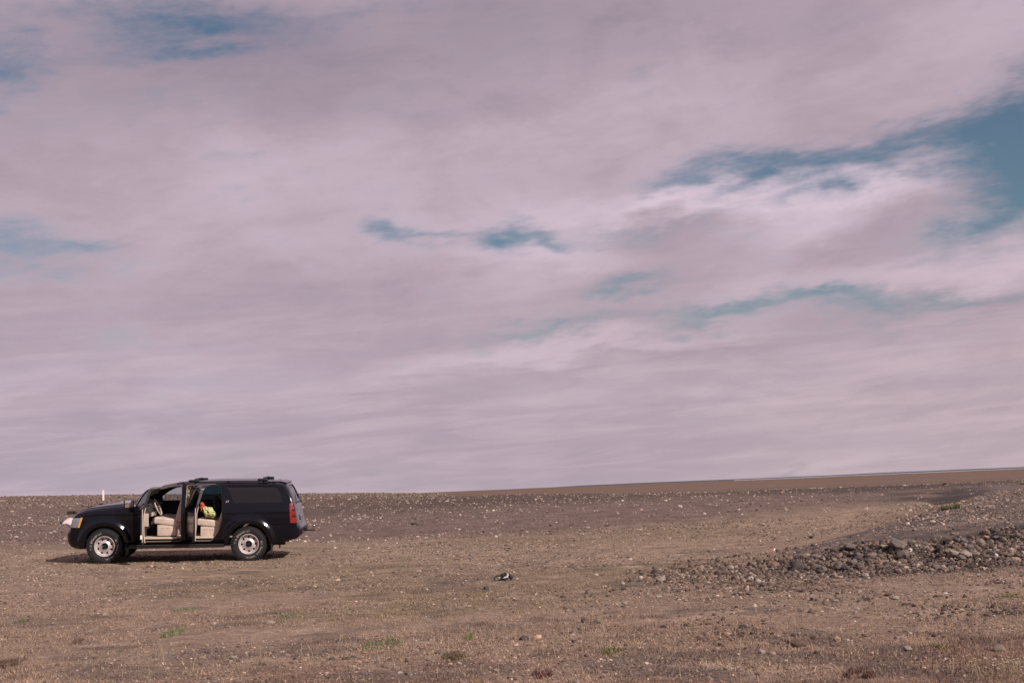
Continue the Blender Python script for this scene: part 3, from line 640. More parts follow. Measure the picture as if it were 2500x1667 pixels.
# ------------------------------------------------------------------ black strap on the ground
p = on_ground(1230, 1416); sc_ = p.y / FPX
strap = empty('strap', p); tag(strap, 'crumpled black strap with a loop and pale patches lying on the bare ground', 'strap')
blk = mat('black_cloth', (.012, .009, .013), .7); pal = mat('pale_cloth', (.5, .45, .45), .6)
def q(px, py, dy=0): return Vector(((px - 1230) * sc_, dy, (1416.5 - py) * sc_ + .008))
bm = bmesh.new(); add_tube(bm, [q(1227, 1406, .03), q(1222, 1406, .02), q(1215, 1406.5, 0), q(1210, 1408.5, -.02), q(1207.5, 1411.5, -.04), q(1209, 1414.5, -.05), q(1212, 1416.5, -.07)], [.016, .015, .013, .012, .011, .009, .006], 8); bm_obj('loop', bm, blk, strap)
bm = bmesh.new()
for (a, b, d, rx, rz) in ((1228, 1406, .03, .036, .03), (1233, 1403.5, .06, .03, .03), (1226, 1413, 0, .03, .026), (1234, 1414.5, -.03, .05, .018), (1222, 1416, -.04, .04, .008)):
    bmesh.ops.create_icosphere(bm, subdivisions=2, radius=1, matrix=Matrix.Translation(q(a, b, d)) @ Matrix.Diagonal((rx, .045, rz, 1)))
bm_obj('bundle', bm, blk, strap)
bm = bmesh.new()
for (a, b, d, rx, rz) in ((1243, 1406, .02, .026, .034), (1247.5, 1411, 0, .032, .036), (1249, 1415, -.01, .02, .012)):
    bmesh.ops.create_icosphere(bm, subdivisions=2, radius=1, matrix=Matrix.Translation(q(a, b, d)) @ Matrix.Diagonal((rx, .04, rz, 1)))
bm_obj('end_piece', bm, blk, strap)
bm = bmesh.new(); add_tube(bm, [q(1240, 1402.5, .0), q(1240.5, 1406, -.02), q(1238.5, 1409.5, -.04), q(1233, 1411, -.05), q(1229, 1412, -.06)], [.012, .012, .011, .010, .006], 8); bm_obj('pale_band', bm, pal, strap)

# ================================================================== THE CAR
car = empty('parked_car'); tag(car, 'black full-size SUV parked on the gravel with both near side doors open', 'car')
ex = (RWP - FWP).normalized(); ey = Vector((-ex.y, ex.x, 0)).normalized(); ez = ex.cross(ey); _rl = Matrix.Rotation(math.atan(.042), 3, ex); ey = _rl @ ey; ez = _rl @ ez
MW = Matrix(((ex.x, ey.x, ez.x, 0), (ex.y, ey.y, ez.y, 0), (ex.z, ey.z, ez.z, 0), (0, 0, 0, 1)))
car.matrix_world = Matrix.Translation(FWP) @ MW @ Matrix.Translation((0, .98, 0))
# local frame: x to the rear, y away from the camera, z up; front axle at x = 0, rear axle at 3.302
ZT = [(-.93, .74), (-.90, .80), (-.87, .835), (-.805, .86), (-.785, 1.02), (-.765, 1.09), (-.73, 1.15), (-.66, 1.205), (-.56, 1.25), (-.45, 1.285), (-.1, 1.335), (.15, 1.36), (.40, 1.385), (.50, 1.40), (.62, 1.455), (.9, 1.64), (1.12, 1.75), (1.3, 1.80),
      (1.5, 1.833), (1.8, 1.86), (2.2, 1.877), (2.8, 1.887), (3.5, 1.88), (3.92, 1.857), (4.02, 1.83), (4.09, 1.78), (4.16, 1.68), (4.23, 1.53), (4.28, 1.38), (4.33, 1.20), (4.36, 1.0), (4.375, .87), (4.39, .86), (4.42, .83), (4.45, .76)]
ZB = [(-.93, .60), (-.88, .52), (-.80, .44), (-.68, .375), (-.5, .365), (0, .42), (.5, .44), (2.7, .44), (3.3, .42), (3.8, .42), (4.1, .47), (4.35, .53), (4.45, .62)]
PF = [(-.93, .62), (-.90, .74), (-.86, .84), (-.80, .905), (-.72, .95), (-.62, .98), (-.45, 1.0), (4.02, 1.0), (4.2, .985), (4.32, .955), (4.39, .91), (4.42, .86), (4.45, .80)]
WS = [(.3, .90), (.42, .955), (.55, .985), (.75, 1.0), (1.0, 1.005), (1.15, .998), (1.28, .975), (1.37, .945), (1.5, .90), (1.65, .845), (1.78, .79), (1.88, .74), (1.95, .70)]
def ip(tab, v):
    a = np.array(tab)
    if a[0, 0] < 0: v = v - .06 * np.clip((v - 3.8) / .25, 0, 1)
    return np.interp(v, a[:, 0], a[:, 1])
def zt_s(x):
    """roof/bonnet height, lightly smoothed"""
    w = .018; return (ip(ZT, x - w) + 2 * ip(ZT, x) + ip(ZT, x + w)) / 4
def loft(off=0.0, x0=-.895, x1=4.51, zfloor=None, name='loft', m=None):
    xs = np.unique(np.round(np.concatenate([np.arange(x0 + off, x1 - off, .05 if off < -.02 else .026), np.arange(max(x0 + off, -.93), -.55, .02), np.arange(.45, 1.4, .03) if x1 > 1.4 else [], np.arange(3.95, x1 - off, .018), [x1 - off]]), 4))
    xs = xs[(xs >= x0 + off - 1e-6) & (xs <= x1 - off + 1e-6)]
    rings = []
    for x in xs:
        zt = min(zt_s(x - off), zt_s(x), zt_s(x + off)) - off; zb = (ip(ZB, x) + off) if zfloor is None else zfloor
        zt = max(zt, zb + .04)
        r_ = min(.13, (zt - zb) * .45) if x > .5 else min(.15, (zt - zb) * .45)
        pf = float(ip(PF, x)); half = []
        def wd(z):
            w = float(ip(WS, (z))) * pf - off
            if zfloor is None:
                for cx_, rr_ in ((0, .50), (3.302, .50)):
                    rho = math.hypot(x - cx_, z - .41)
                    if z < 1.2: w += .063 * math.exp(-((rho - .555) / .065) ** 2) * (1 if z > .35 else 0)
            # crease along the flank
            w += .006 * math.exp(-((z - 1.18) / .03) ** 2)
            return w
        w0 = wd(zb + .05) - .03
        half += [(0, zb), (w0 * .5, zb), (w0 * .9, zb), (w0, zb + .01)]
        for k_ in range(1, 41):
            z = zb + .01 + (zt - r_ - zb - .01) * k_ / 40; half.append((wd(z) - .03 * max(0, 1 - (z - zb) / .06), z))
        for k_ in range(1, 13):
            ph = math.pi / 2 * k_ / 12; z = zt - r_ + r_ * math.sin(ph); half.append((wd(z) * (max(math.cos(ph), 0)) ** (.30 if x < .45 else .40) if k_ < 12 else 0, z))
        rings.append([(x, -w, z) for w, z in half] + [(x, w, z) for w, z in half[-2:0:-1]])
    n_ = len(rings[0]); vs = [v for r_ in rings for v in r_]; fs = []
    for i in range(len(rings) - 1):
        for j in range(n_): fs.append((i * n_ + j, i * n_ + (j + 1) % n_, (i + 1) * n_ + (j + 1) % n_, (i + 1) * n_ + j))
    fs.append(tuple(range(n_))[::-1]); fs.append(tuple((len(rings) - 1) * n_ + j for j in range(n_)))
    o = mesh_obj(name, vs, fs, m); bm = bmesh.new(); bm.from_mesh(o.data); bmesh.ops.remove_doubles(bm, verts=bm.verts, dist=1e-5); bmesh.ops.recalc_face_normals(bm, faces=bm.faces); bm.to_mesh(o.data); bm.free(); return o
def prism(poly, axis, a, b, m=None):
    """polygon in the other two coordinates (x,z for axis y; x,y for axis z; y,z for axis x), extruded from a to b"""
    def mk(p, t): return (p[0], t, p[1]) if axis == 'y' else (p[0], p[1], t) if axis == 'z' else (t, p[0], p[1])
    n_ = len(poly); vs = [mk(p, a) for p in poly] + [mk(p, b) for p in poly]
    fs = [tuple(range(n_)), tuple(range(2 * n_ - 1, n_ - 1, -1))] + [(i, n_ + i, n_ + (i + 1) % n_, (i + 1) % n_) for i in range(n_)]
    o = mesh_obj('prism', vs, fs, m); bm = bmesh.new(); bm.from_mesh(o.data); bmesh.ops.recalc_face_normals(bm, faces=bm.faces); bm.to_mesh(o.data); bm.free(); return o
def rnd(poly, r_=.05, n_=4):
    """round the corners of a polygon"""
    out = []; k_ = len(poly)
    for i in range(k_):
        p, a, b = Vector(poly[i]), Vector(poly[i - 1]), Vector(poly[(i + 1) % k_])
        d1 = (a - p); d2 = (b - p); r1 = min(r_, d1.length * .45, d2.length * .45)
        s_, e_ = p + d1.normalized() * r1, p + d2.normalized() * r1
        for j in range(n_ + 1):
            t_ = j / n_; out.append(tuple((1 - t_) ** 2 * s_ + 2 * t_ * (1 - t_) * p + t_ * t_ * e_))
    return out
def cylinder_y(cx_, cz_, r_, a, b, m=None, seg=48):
    return prism([(cx_ + r_ * math.cos(2 * math.pi * i / seg), cz_ + r_ * math.sin(2 * math.pi * i / seg)) for i in range(seg)], 'y', a, b, m)
def drop(*os_):
    for o in os_:
        me = o.data; bpy.data.objects.remove(o); bpy.data.meshes.remove(me)
def boolean(base, ops, name, parent=None, keep=False, angle=30):
    """ops: list of (cutter, 'DIFFERENCE'|'INTERSECT'|'UNION'); returns a fresh object"""
    o = bpy.data.objects.new(name, base.data.copy()); COL.objects.link(o)
    for c_, op in ops:
        md = o.modifiers.new('b', 'BOOLEAN'); md.operation = op; md.object = c_; md.solver = 'EXACT'; md.material_mode = 'TRANSFER'
    dg = bpy.context.evaluated_depsgraph_get(); ev = o.evaluated_get(dg); me = bpy.data.meshes.new_from_object(ev)
    old = o.data; o.modifiers.clear(); o.data = me; bpy.data.meshes.remove(old); me.name = name
    smooth_mesh(me, angle)
    if parent: o.parent = parent
    return o
outer = loft(0, m=MT['paint']); cabin = loft(.07, .55, 4.39, .56, m=MT['dark'])
doorcab = loft(.06, .45, 4.39, .40, m=MT['dark'])
FD = rnd([(.66, .50), (.66, 1.40), (.90, 1.525), (1.15, 1.69), (1.42, 1.775), (1.75, 1.80), (1.755, .50)], .04)
RD = rnd([(1.85, .50), (1.85, 1.80), (2.50, 1.815), (2.64, 1.76), (2.70, 1.38), (2.70, .98), (2.64, .76), (2.53, .60), (2.46, .50)], .05)
FWIN = rnd([(.84, 1.37), (1.15, 1.595), (1.42, 1.72), (1.69, 1.745), (1.69, 1.37)], .04)
RWIN = rnd([(1.92, 1.37), (1.92, 1.745), (2.47, 1.75), (2.58, 1.70), (2.62, 1.37)], .04)
QWIN = rnd([(2.79, 1.745), (2.97, 1.37), (4.10, 1.37), (4.02, 1.60), (3.93, 1.74)], .05)
def inset(poly, d):
    c_ = sum((Vector(p) for p in poly), Vector((0, 0))) / len(poly); return [tuple(Vector(p) + (c_ - Vector(p)).normalized() * d) for p in poly]
cut = []
cut.append(prism(FD, 'y', -1.3, -.5, MT['beige'])); cut.append(prism(RD, 'y', -1.3, -.5, MT['beige']))
cut += [prism(w_, 'y', .5, 1.3, MT['trimblack']) for w_ in (FWIN, RWIN, QWIN)] + [prism(QWIN, 'y', -1.3, -.5, MT['trimblack'])]
cut.append(prism([(.60, -.80), (.60, .80), (1.25, .66), (1.25, -.66)], 'z', 1.40, 2.2, MT['trimblack']))
cut.append(prism(rnd([(-.64, 1.40), (.64, 1.40), (.58, 1.74), (-.58, 1.74)], .05), 'x', 4.0, 4.9, MT['trimblack']))
arch = [cylinder_y(cx_, .41, .475, a, b, MT['trimblack']) for cx_ in (0, 3.302) for a, b in ((-1.3, -.60), (.60, 1.3))]
fbc = prism([(-1.2, .2), (-.35, .2), (-.35, .60), (-.47, .845), (-1.2, .845)], 'y', -1.3, 1.3, MT['paint'])
rbc = prism([(3.80, .2), (4.9, .2), (4.9, .87), (3.80, .87)], 'y', -1.3, 1.3, MT['paint'])
body = boolean(outer, [(cabin, 'DIFFERENCE')] + [(c_, 'DIFFERENCE') for c_ in cut] + [(c_, 'DIFFERENCE') for c_ in arch] + [(fbc, 'DIFFERENCE'), (rbc, 'DIFFERENCE')], 'body', car)
bumper_solid = loft(-.014, m=MT['paint'])
fbc2 = prism([(-1.3, .2), (-.352, .2), (-.352, .60), (-.47, .838), (-1.3, .838)], 'y', -1.3, 1.3, MT['trimblack'])
rbc2 = prism([(3.803, .2), (4.9, .2), (4.9, .863), (3.803, .863)], 'y', -1.3, 1.3, MT['trimblack'])
fb = boolean(bumper_solid, [(fbc2, 'INTERSECT')] + [(c_, 'DIFFERENCE') for c_ in arch], 'front_bumper', car)
rb = boolean(bumper_solid, [(rbc2, 'INTERSECT')], 'rear_bumper', car)
hd = loft(-.010, m=MT['paint']); hdi = loft(.03)
hc = prism(rnd([(-.755, -.60), (-.60, -.74), (.36, -.80), (.36, .80), (-.60, .74), (-.755, .60)], .06), 'z', 1.12, 1.7)
boolean(hd, [(hdi, 'DIFFERENCE'), (hc, 'INTERSECT')], 'bonnet', car); drop(hd, hdi, hc)
# thin shells for panes and lamps
pane_a = loft(.016); pane_b = loft(.022)
shell = boolean(pane_a, [(pane_b, 'DIFFERENCE')], 'shell_tmp')
def pane(name, cutter, m, parent):
    shell.data.materials.clear(); shell.data.materials.append(m)
    o = boolean(shell, [(cutter, 'INTERSECT')], name, parent); o.data.materials.clear(); o.data.materials.append(m)
    o.data.polygons.foreach_set('material_index', [0] * len(o.data.polygons)); return o
for w_, m_, a, b in ((FWIN, MT['clear'], .5, 1.3), (RWIN, MT['tinted'], .5, 1.3), (QWIN, MT['privacy'], .5, 1.3), (QWIN, MT['privacy'], -1.3, -.5)):
    c_ = prism(w_, 'y', a, b); pane('side_window', c_, m_, car); drop(c_)
pane('windscreen', cut[6], MT['clear'], car); pane('rear_window', cut[7], MT['privacy'], car)
# lamps
lamp_o = loft(-.006); lamp_i = loft(.02); lshell = boolean(lamp_o, [(lamp_i, 'DIFFERENCE')], 'lshell_tmp')
def lens(name, poly, a, b, m, parent, extra=None):
    c_ = prism(poly, 'y', a, b); o = boolean(lshell, [(c_, 'INTERSECT')], name, parent); drop(c_)
    o.data.materials.clear(); o.data.materials.append(m); o.data.polygons.foreach_set('material_index', [0] * len(o.data.polygons)); return o
for sgn in (-1, 1):
    a, b = sorted((sgn * .50, sgn * 1.3))
    hl = lens('headlight', [(-1.1, .855), (-.615, .855), (-.545, 1.075), (-1.1, 1.075)], a, b, MT['lamp'], car)
    lens('indicator', [(-.610, .855), (-.565, .855), (-.492, 1.085), (-.540, 1.085)], a, b, MT['amber'], hl)
    a, b = sorted((sgn * .76, sgn * 1.3))
    tl = lens('tail_light', rnd([(4.265, .885), (4.45, .885), (4.41, 1.33), (4.245, 1.345)], .03), a, b, MT['red'], car)
    bm = bmesh.new()
    for zz in (1.06, 1.20): add_box(bm, (4.36, sgn * .985, zz), (.10, .03, .012))
    bm_obj('lens_divider', bm, mat('lens_divider', (.10, .008, .01), .4), tl)
# grille
bm = bmesh.new(); add_box(bm, (-.80, 0, .97), (.03, .98, .19), bevel=.01)
bm_obj('grille', bm, MT['trimblack'], car)
bm = bmesh.new(); add_box(bm, (-.817, 0, .96), (.03, 1.0, .03), bevel=.006); bm_obj('grille_bar', bm, MT['chrome'], car)

# doors ---------------------------------------------------------------
def make_door(outline, win, hinge, ang, wm_, mirror=False):
    dc = prism(inset(outline, .008), 'y', -1.3, -.5, MT['trimblack']); wc = prism(win, 'y', -1.3, -.5, MT['trimblack'])
    d = boolean(outer, [(doorcab, 'DIFFERENCE'), (dc, 'INTERSECT'), (wc, 'DIFFERENCE')], 'door', car)
    w = pane('window', wc, wm_, d)
    h = Vector(hinge); T = Matrix.Translation(-h); d.data.transform(T); w.data.transform(T)
    ic = prism([(p[0], min(p[1], 1.33)) for p in inset(outline, .05)], 'y', -1.3, -.5, MT['beige'])
    a_ = loft(.055); b_ = loft(.085); sh = boolean(a_, [(b_, 'DIFFERENCE')], 'sh')
    cd_ = boolean(sh, [(ic, 'INTERSECT')], 'door_card', d); cd_.data.materials.clear(); cd_.data.materials.append(MT['beige']); cd_.data.polygons.foreach_set('material_index', [0] * len(cd_.data.polygons)); cd_.data.transform(T)
    drop(dc, wc, ic, a_, b_, sh)
    xb = max(p[0] for p in outline)
    bm = bmesh.new(); yy = -1.015
    add_tube(bm, [(xb - .24, yy + .02, 1.13), (xb - .22, yy - .03, 1.135), (xb - .08, yy - .03, 1.14), (xb - .06, yy + .02, 1.14)], .013, 8); bm.transform(T); bm_obj('handle', bm, MT['paint'], d)
    bm = bmesh.new(); add_box(bm, (xb - .010, -.965, .93), (.014, .016, .74), bevel=.004); bm.transform(T); bm_obj('edge_trim', bm, MT['beige'], d)
    d.location = h; d.rotation_euler = (0, 0, -R(ang)); return d, T
fd, T = make_door(FD, FWIN, (.675, -.97, 0), 69, MT['clear'])
# mirror on the front door
def mirror_at(parent, T, sg):
    bm = bmesh.new(); c_ = Vector((.93, sg * 1.125, 1.40))
    add_box(bm, c_ + Vector((-.03, 0, 0)), (.11, .23, .20), bevel=.045, seg=3); add_tube(bm, [(.90, sg * .93, 1.33), (.90, sg * 1.05, 1.35)], .035, 8)
    bm.transform(T); mh = bm_obj('mirror', bm, MT['trimblack'], parent)
    bm = bmesh.new(); add_box(bm, c_ + Vector((.030, 0, 0)), (.012, .20, .17), bevel=.005); bm.transform(T); bm_obj('mirror_glass', bm, MT['mirror'], parent)
mirror_at(fd, T, -1)
rd, T2 = make_door(RD, RWIN, (1.865, -.965, 0), 66, MT['clear'])
mh = empty('wing_mirror', (0, 0, 0), car); mirror_at(mh, Matrix.Identity(4), 1)
# reflector on the front door's edge
bm = bmesh.new(); add_box(bm, (1.07, -.02, .68), (.012, .04, .09)); bm_obj('door_reflector', bm, MT['white'], fd)
# sill trims and weather strips (seals lightened for the edge highlight) round the openings
for P_ in (FD, RD):
    bm = bmesh.new(); pts = [(p[0], -float(ip(WS, p[1])) + .045, p[1]) for p in inset(P_, .012)]; add_tube(bm, pts, .010, 6, True)
    bm_obj('weather_strip', bm, MT['strip'], car)
    xa, xb = min(p[0] for p in P_) + .07, max(p[0] for p in P_) - .10
    if P_ is RD: xb -= .12
    bm = bmesh.new(); add_box(bm, ((xa + xb) / 2, -.90, .575), (xb - xa, .12, .03), bevel=.008); bm_obj('sill_plate', bm, MT['beige'], car)
# pale A-pillar and B-pillar lower trim
bm = bmesh.new(); add_box(bm, (.79, -.88, .86), (.10, .10, .56), bevel=.02); bm_obj('kick_panel', bm, MT['beige'], car)
bm = bmesh.new(); add_box(bm, (1.80, -.84, 1.05), (.13, .06, .9), bevel=.02); bm_obj('pillar_trim', bm, MT['dark'], car)
bm = bmesh.new(); add_box(bm, (2.76, -.86, .95), (.10, .10, .72), bevel=.03); bm_obj('pillar_trim', bm, MT['beige'], car)

# running boards, mudflaps, hitch, spoiler, rack -----------------------
for sg in (-1, 1):
    bm = bmesh.new(); add_box(bm, (1.67, sg * 1.00, .395), (2.16, .20, .075), bevel=.02); add_tube(bm, [(.60, sg * 1.095, .425), (2.74, sg * 1.095, .425)], .014, 8)
    for xx in (.9, 1.7, 2.5): add_box(bm, (xx, sg * .85, .42), (.05, .25, .04))
    bm_obj('running_board', bm, MT['trimblack'], car)
    for xx, zz in ((3.83, .30), (.50, .33)):
        bm = bmesh.new(); add_box(bm, (xx, sg * .88, zz), (.018, .26, .26), rot=None, bevel=.006); bm_obj('mudflap', bm, MT['trimblack'], car)
    bm = bmesh.new(); pts = [(1.60, sg * .66, 1.825), (1.72, sg * .68, 1.848), (2.6, sg * .685, 1.868), (3.6, sg * .68, 1.862), (3.90, sg * .66, 1.82)]; add_tube(bm, pts, .014, 8)
    for xx, zz in ((1.75, 1.845), (2.8, 1.862), (3.86, 1.835)): add_box(bm, (xx, sg * .68, zz), (.09, .035, .04), bevel=.01)
    bm_obj('roof_rail', bm, MT['trimblack'], car)
for xx, zz in ((2.00, 1.885), (3.60, 1.893)):
    bm = bmesh.new(); add_tube(bm, [(xx, -.68, zz), (xx, -.5, zz + .03), (xx, .5, zz + .03), (xx, .68, zz)], .020, 8)
    for sg in (-1, 1): add_box(bm, (xx, sg * .68, zz), (.24, .07, .055), bevel=.024, seg=3)
    bm_obj('roof_crossbar', bm, MT['trimblack'], car)
bm = bmesh.new()
v1 = [(3.88, 1.845), (4.02, 1.848), (4.15, 1.812), (4.145, 1.788), (4.04, 1.80), (3.90, 1.81)]
ro = prism(v1, 'y', -.62, .62, MT['paint']); ro.name = 'spoiler'; ro.parent = car; smooth_mesh(ro.data, 30); ro.data.name = 'spoiler'
bm = bmesh.new(); add_tube(bm, [(4.36, .05, 1.33), (4.43, .05, 1.34), (4.42, .12, 1.36)], .018, 8); add_tube(bm, [(4.40, .05, 1.36), (4.35, .35, 1.44), (4.32, .55, 1.50)], .010, 6); bm_obj('rear_wiper', bm, MT['trimblack'], car)
bm = bmesh.new(); add_box(bm, (4.435, 0, .98), (.035, .36, .10), bevel=.012); add_box(bm, (4.455, 0, .93), (.02, .62, .03), bevel=.006); bm_obj('tailgate_handle', bm, MT['chrome'], car)
bm = bmesh.new(); add_box(bm, (4.42, .02, .70), (.30, .07, .07), bevel=.008); add_box(bm, (4.63, .02, .655), (.26, .055, .03), bevel=.006)
h_ = bm_obj('tow_hitch', bm, MT['trimblack'], car)
bm = bmesh.new(); add_tube(bm, [(4.73, .02, .66), (4.73, .02, .73)], .012, 8); bmesh.ops.create_uvsphere(bm, u_segments=16, v_segments=12, radius=.028, matrix=Matrix.Translation((4.73, .02, .75))); add_tube(bm, [(4.73, .02, .625), (4.73, .02, .645)], .02, 8)
bm_obj('tow_ball', bm, MT['chrome'], h_)
# underbody
bm = bmesh.new(); add_box(bm, (1.9, 0, .47), (3.9, 1.05, .12)); 
for sg in (-1, 1): add_box(bm, (1.8, sg * .45, .42), (4.6, .10, .14))
for xx in (0, 3.302): add_tube(bm, [(xx, -.80, .41), (xx, .80, .41)], .05, 10)
bmesh.ops.create_uvsphere(bm, u_segments=12, v_segments=8, radius=.15, matrix=Matrix.Translation((3.302, 0, .41)))
bm_obj('chassis', bm, MT['trimblack'], car)
# badge
def text_mesh(s_, size, ext=.002):
    cu = bpy.data.curves.new('t', 'FONT'); cu.body = s_; cu.size = size; cu.extrude = ext; cu.align_x = 'CENTER'; o = bpy.data.objects.new('t', cu); COL.objects.link(o)
    dg = bpy.context.evaluated_depsgraph_get(); me = bpy.data.meshes.new_from_object(o.evaluated_get(dg)); bpy.data.objects.remove(o); bpy.data.curves.remove(cu); return me
me = text_mesh('LT', .058); me.transform(Matrix.Translation((2.815, -.958, 1.385)) @ Matrix.Rotation(R(90), 4, 'X') @ Matrix.Scale(1.15, 4, (1, 0, 0))); me.materials.append(MT['white'])
b_ = bpy.data.objects.new('badge', me); COL.objects.link(b_); b_.parent = car
# fuel flap line etc: small gap line of rear side
# interior ------------------------------------------------------------
def seat(parent, x, y, w, lean=R(16), cz=.92, bk=.66, mt=MT['leather']):
    s_ = empty('seat', (x, y, 0), parent)
    bm = bmesh.new(); add_box(bm, (0, 0, cz), (.54, w, .17), Matrix.Rotation(R(5), 3, 'Y'), .05, 3) if False else add_box(bm, (0, 0, 0), (.56, w, .16), None, .05, 3)
    bm.transform(Matrix.Translation((0, 0, cz)) @ Matrix.Rotation(R(7), 4, 'Y')); bm_obj('cushion', bm, mt, s_)
    bm = bmesh.new(); add_box(bm, (0, 0, 0), (.44, w * .92, .26), None, .03, 2); bm.transform(Matrix.Translation((.02, 0, cz - .20))); 
    for dx_ in (-.08, .06): add_box(bm, (dx_, -w * .463, cz - .15), (.10, .01, .012))
    bm_obj('seat_base', bm, mt, s_)
    bm = bmesh.new(); add_box(bm, (0, 0, bk / 2), (.15, w * .94, bk), None, .05, 3); bm.transform(Matrix.Translation((.27, 0, cz)) @ Matrix.Rotation(lean, 4, 'Y')); bm_obj('backrest', bm, mt, s_)
    bm = bmesh.new(); add_box(bm, (0, 0, bk + .13), (.12, .27, .19), None, .045, 3); bm.transform(Matrix.Translation((.27, 0, cz)) @ Matrix.Rotation(lean, 4, 'Y')); bm_obj('headrest', bm, mt, s_)
    return s_
seat(car, 1.36, -.50, .54, cz=.95); seat(car, 1.36, .50, .54, cz=.95)
seat(car, 2.36, -.50, .56, cz=.90, bk=.6, lean=R(20)); seat(car, 2.36, .50, .56, cz=.90, bk=.6, lean=R(20))
bm = bmesh.new(); add_box(bm, (2.9, 0, 0), (.1, 1.5, .1)); bm.free()
bm = bmesh.new(); add_box(bm, (.86, 0, 1.20), (.34, 1.66, .30), bevel=.07, seg=3); add_box(bm, (.88, -.45, 1.33), (.26, .42, .10), bevel=.04, seg=3); add_box(bm, (.80, 0, .85), (.14, 1.6, .55), bevel=.03); dash = bm_obj('dashboard', bm, MT['dark'], car)
bm = bmesh.new(); add_box(bm, (1.03, -.50, 1.12), (.03, .5, .09), bevel=.01); add_box(bm, (.93, -.84, 1.0), (.1, .04, .3), bevel=.01); bm_obj('dash_trim', bm, MT['beige'], dash)
bm = bmesh.new(); add_box(bm, (1.25, 0, .80), (.75, .28, .40), bevel=.04); bm_obj('centre_console', bm, MT['dark'], car)
sw = empty('steering_wheel', (1.12, -.44, 1.27), car); sw.rotation_euler = (0, R(-24), 0)
bm = bmesh.new(); add_tube(bm, [(0, .19 * math.cos(2 * math.pi * i / 32), .19 * math.sin(2 * math.pi * i / 32)) for i in range(32)], .017, 8, True); bm_obj('wheel_rim', bm, MT['beige'], sw)
bm = bmesh.new(); add_box(bm, (-.02, 0, 0), (.05, .14, .11), bevel=.02); 
for a_ in (20, 160, 270): add_tube(bm, [(-.01, 0, 0), (0, .18 * math.cos(R(a_)), .18 * math.sin(R(a_)))], .014, 6)
add_tube(bm, [(-.03, 0, 0), (-.25, 0, -.02)], .035, 8); bm_obj('wheel_hub', bm, MT['dark'], sw)
bm = bmesh.new(); add_box(bm, (2.2, 0, .585), (3.0, 1.64, .03)); bm_obj('cabin_floor', bm, MT['beige'], car)
# far door linings: dark material, cabin shade painted into their colour
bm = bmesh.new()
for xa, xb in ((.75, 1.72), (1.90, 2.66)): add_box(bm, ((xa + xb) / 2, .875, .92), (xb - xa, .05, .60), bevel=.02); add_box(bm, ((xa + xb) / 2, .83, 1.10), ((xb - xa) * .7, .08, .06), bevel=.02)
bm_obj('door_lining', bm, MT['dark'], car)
bm = bmesh.new(); add_tube(bm, [(1.78, -.80, 1.68), (1.77, -.80, 1.2), (1.72, -.76, .75)], .015, 4); bm_obj('seat_belt', bm, MT['beige'], car)

# wheels ---------------------------------------------------------------
def tyre_mesh():
    bm = bmesh.new(); prof = [(.225, -.095), (.235, -.118), (.255, -.130), (.30, -.142), (.345, -.143), (.378, -.132), (.396, -.115), (.402, -.09)]
    prof = prof + [(.403, 0)] + [(r_, -y_) for r_, y_ in prof[::-1]]; add_lathe_y(bm, prof, 64, True)
    for k_ in range(40):
        a_ = 2 * math.pi * k_ / 40
        for row, (yy, ww_, off_) in enumerate(((-.108, .050, 0), (-.052, .042, .5), (0, .042, .2), (.052, .042, .6), (.108, .050, .1))):
            b2 = a_ + off_ * 2 * math.pi / 40; vs_ = add_box(bm, (0, 0, 0), (.040 if row in (0, 4) else .036, ww_, .022)); M4 = Matrix.Rotation(-b2, 4, 'Y') @ Matrix.Translation((0, yy, 0)) @ Matrix.Translation((.0, 0, 0))
            for v in vs_:
                loc = Vector((v.co.z + .405, v.co.y + yy, v.co.x)); v.co = Matrix.Rotation(b2, 3, 'Y') @ loc
        if True:
            vs_ = add_box(bm, (0, 0, 0), (.022 if k_ % 2 else .03, .012, .035))
            for v in vs_:
                loc = Vector((v.co.z + .378, v.co.y - .134, v.co.x)); v.co = Matrix.Rotation(a_, 3, 'Y') @ loc
    return bm
tb = bm_obj('tyre', tyre_mesh(), MT['rubber'], None, angle=30)
bm = bmesh.new(); add_lathe_y(bm, [(.222, .10), (.232, .118), (.224, .10), (.200, .05), (.198, -.03), (.204, -.07), (.222, -.10), (.232, -.120), (.238, -.124), (.230, -.134), (.221, -.130), (.212, -.100), (.196, -.062), (.186, -.052), (.150, -.066), (.110, -.084), (.092, -.098), (.080, -.100), (.076, -.060), (.06, -.03), (.19, -.02), (.19, .09)], 64, True)
rim0 = bm_obj('rim', bm, MT['silver'], None, angle=30)
holes = [cylinder_y(  .160 * math.cos(math.pi / 4 * k_ + R(2)), .160 * math.sin(math.pi / 4 * k_ + R(2)), .025, -.2, .1, MT['trimblack'], 16) for k_ in range(8)]
rimb = boolean(rim0, [(h, 'DIFFERENCE') for h in holes], 'rim'); drop(rim0, *holes); rimm = rimb.data
bm = bmesh.new(); add_lathe_y(bm, [(.038, -.02), (.038, -.118), (.034, -.126), (.02, -.128)], 24)
for k_ in range(8):
    a_ = math.pi / 4 * k_ + .3; add_tube(bm, [(.062 * math.cos(a_), -.08, .062 * math.sin(a_)), (.062 * math.cos(a_), -.112, .062 * math.sin(a_))], .009, 6)
add_lathe_y(bm, [(.20, .0), (.20, .02)], 24)
hub = bm_obj('hub', bm, MT['trimblack'], None)
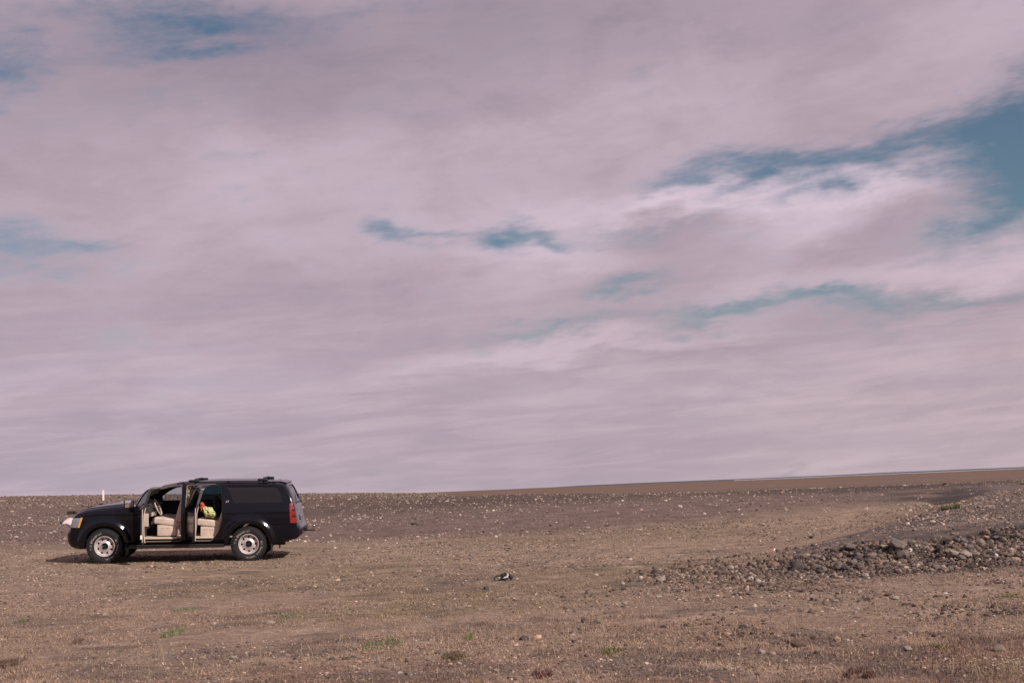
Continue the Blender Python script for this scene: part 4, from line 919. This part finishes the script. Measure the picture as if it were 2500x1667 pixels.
def ring_text(spec):
    vs_, fs_ = [], []
    for s_, a0, a1, size, rad in spec:
        for i, ch in enumerate(s_):
            if ch == ' ': continue
            a_ = R(a0 + (a1 - a0) * (i + .5) / len(s_)); me = text_mesh(ch, size, .0015)
            rt_ = Vector((math.sin(a_), 0, -math.cos(a_))); up_ = Vector((math.cos(a_), 0, math.sin(a_))); nn = Vector((0, -1, 0)); c_ = up_ * (rad) + Vector((0, -.1445, 0))
            M4 = Matrix(((rt_.x, up_.x, nn.x, c_.x), (rt_.y, up_.y, nn.y, c_.y), (rt_.z, up_.z, nn.z, c_.z), (0, 0, 0, 1))); me.transform(M4)
            b0 = len(vs_); vs_ += [v.co[:] for v in me.vertices]; fs_ += [tuple(b0 + k2 for k2 in p_.vertices) for p_ in me.polygons]; bpy.data.meshes.remove(me)
    me = bpy.data.meshes.new('lettering'); me.from_pydata(vs_, [], fs_); me.materials.append(MT['white_letter']); return me
letters = ring_text([('BFGoodrich', 148, 84, .062, .285), ('T/A', 178, 154, .062, .285), ('All-Terrain', 14, -52, .062, .285), ('RADIAL', -60, -104, .055, .288)])
def wheel(x, sg, spin):
    w = empty('wheel', (x, sg * .85, .413), car)
    if sg > 0: w.rotation_euler = (0, 0, math.pi)
    parts = []
    for nm, me in (('tyre', tb.data), ('rim', rimm), ('hub', hub.data), ('lettering', letters)):
        o = bpy.data.objects.new(nm, me); COL.objects.link(o); o.parent = w; o.rotation_euler = (0, R(spin), 0)
    return w
wheel(0, -1, -18); wheel(3.302, -1, 0); wheel(0, 1, 30); wheel(3.302, 1, 60)
drop2 = [tb, rimb, hub]
for o in drop2: bpy.data.objects.remove(o)
drop(outer, cabin, doorcab, *cut, *arch, fbc, rbc, fbc2, rbc2, bumper_solid, pane_a, pane_b, shell, lamp_o, lamp_i, lshell)

# things lying on the rear seat -----------------------------------------
CM = car.matrix_world
def cloth(name, pts, rs, m, label, cat, seed=0):
    bm = bmesh.new()
    bmesh.ops.create_icosphere(bm, subdivisions=4, radius=1)
    A_, B_ = Vector(pts[0]), Vector(pts[1])
    for v in bm.verts:
        t_ = (v.co.x + 1) / 2; c_ = A_.lerp(B_, t_); q_ = Vector((0, v.co.y * rs[1] * (1.15 - .35 * t_), v.co.z * rs[2] * (1.1 - .35 * t_)))
        f_ = .7 + .5 * mnoise.noise(v.co * 2.2 + Vector((seed, 0, 0))) + .28 * mnoise.noise(v.co * 6 + Vector((seed, 3, 0)))
        v.co = c_ + q_ * (f_ + .3)
    o = bm_obj(name, bm, m, None, angle=60); c_ = (A_ + B_) / 2; o.data.transform(Matrix.Translation(-c_)); o.matrix_world = CM @ Matrix.Translation(c_); return tag(o, label, cat)
cloth('jacket', ((2.20, -.66, 1.20), (2.52, -.68, 1.09)), (.2, .13, .12), mat('yellow_cloth', (.43, .45, .23), .85, vary=.25), 'bright yellow jacket bunched up on the beige rear seat', 'jacket', 1)
cloth('blanket', ((2.13, -.60, 1.29), (2.26, -.62, 1.20)), (.2, .10, .12), mat('red_cloth', (.40, .07, .04), .8, vary=.2), 'red blanket tucked beside the yellow jacket behind the front door pillar', 'blanket', 4)
cloth('rucksack', ((2.40, -.45, 1.36), (2.60, -.50, 1.30)), (.2, .16, .17), blk, 'black rucksack leaning on the rear backrest above the yellow jacket', 'rucksack', 8)
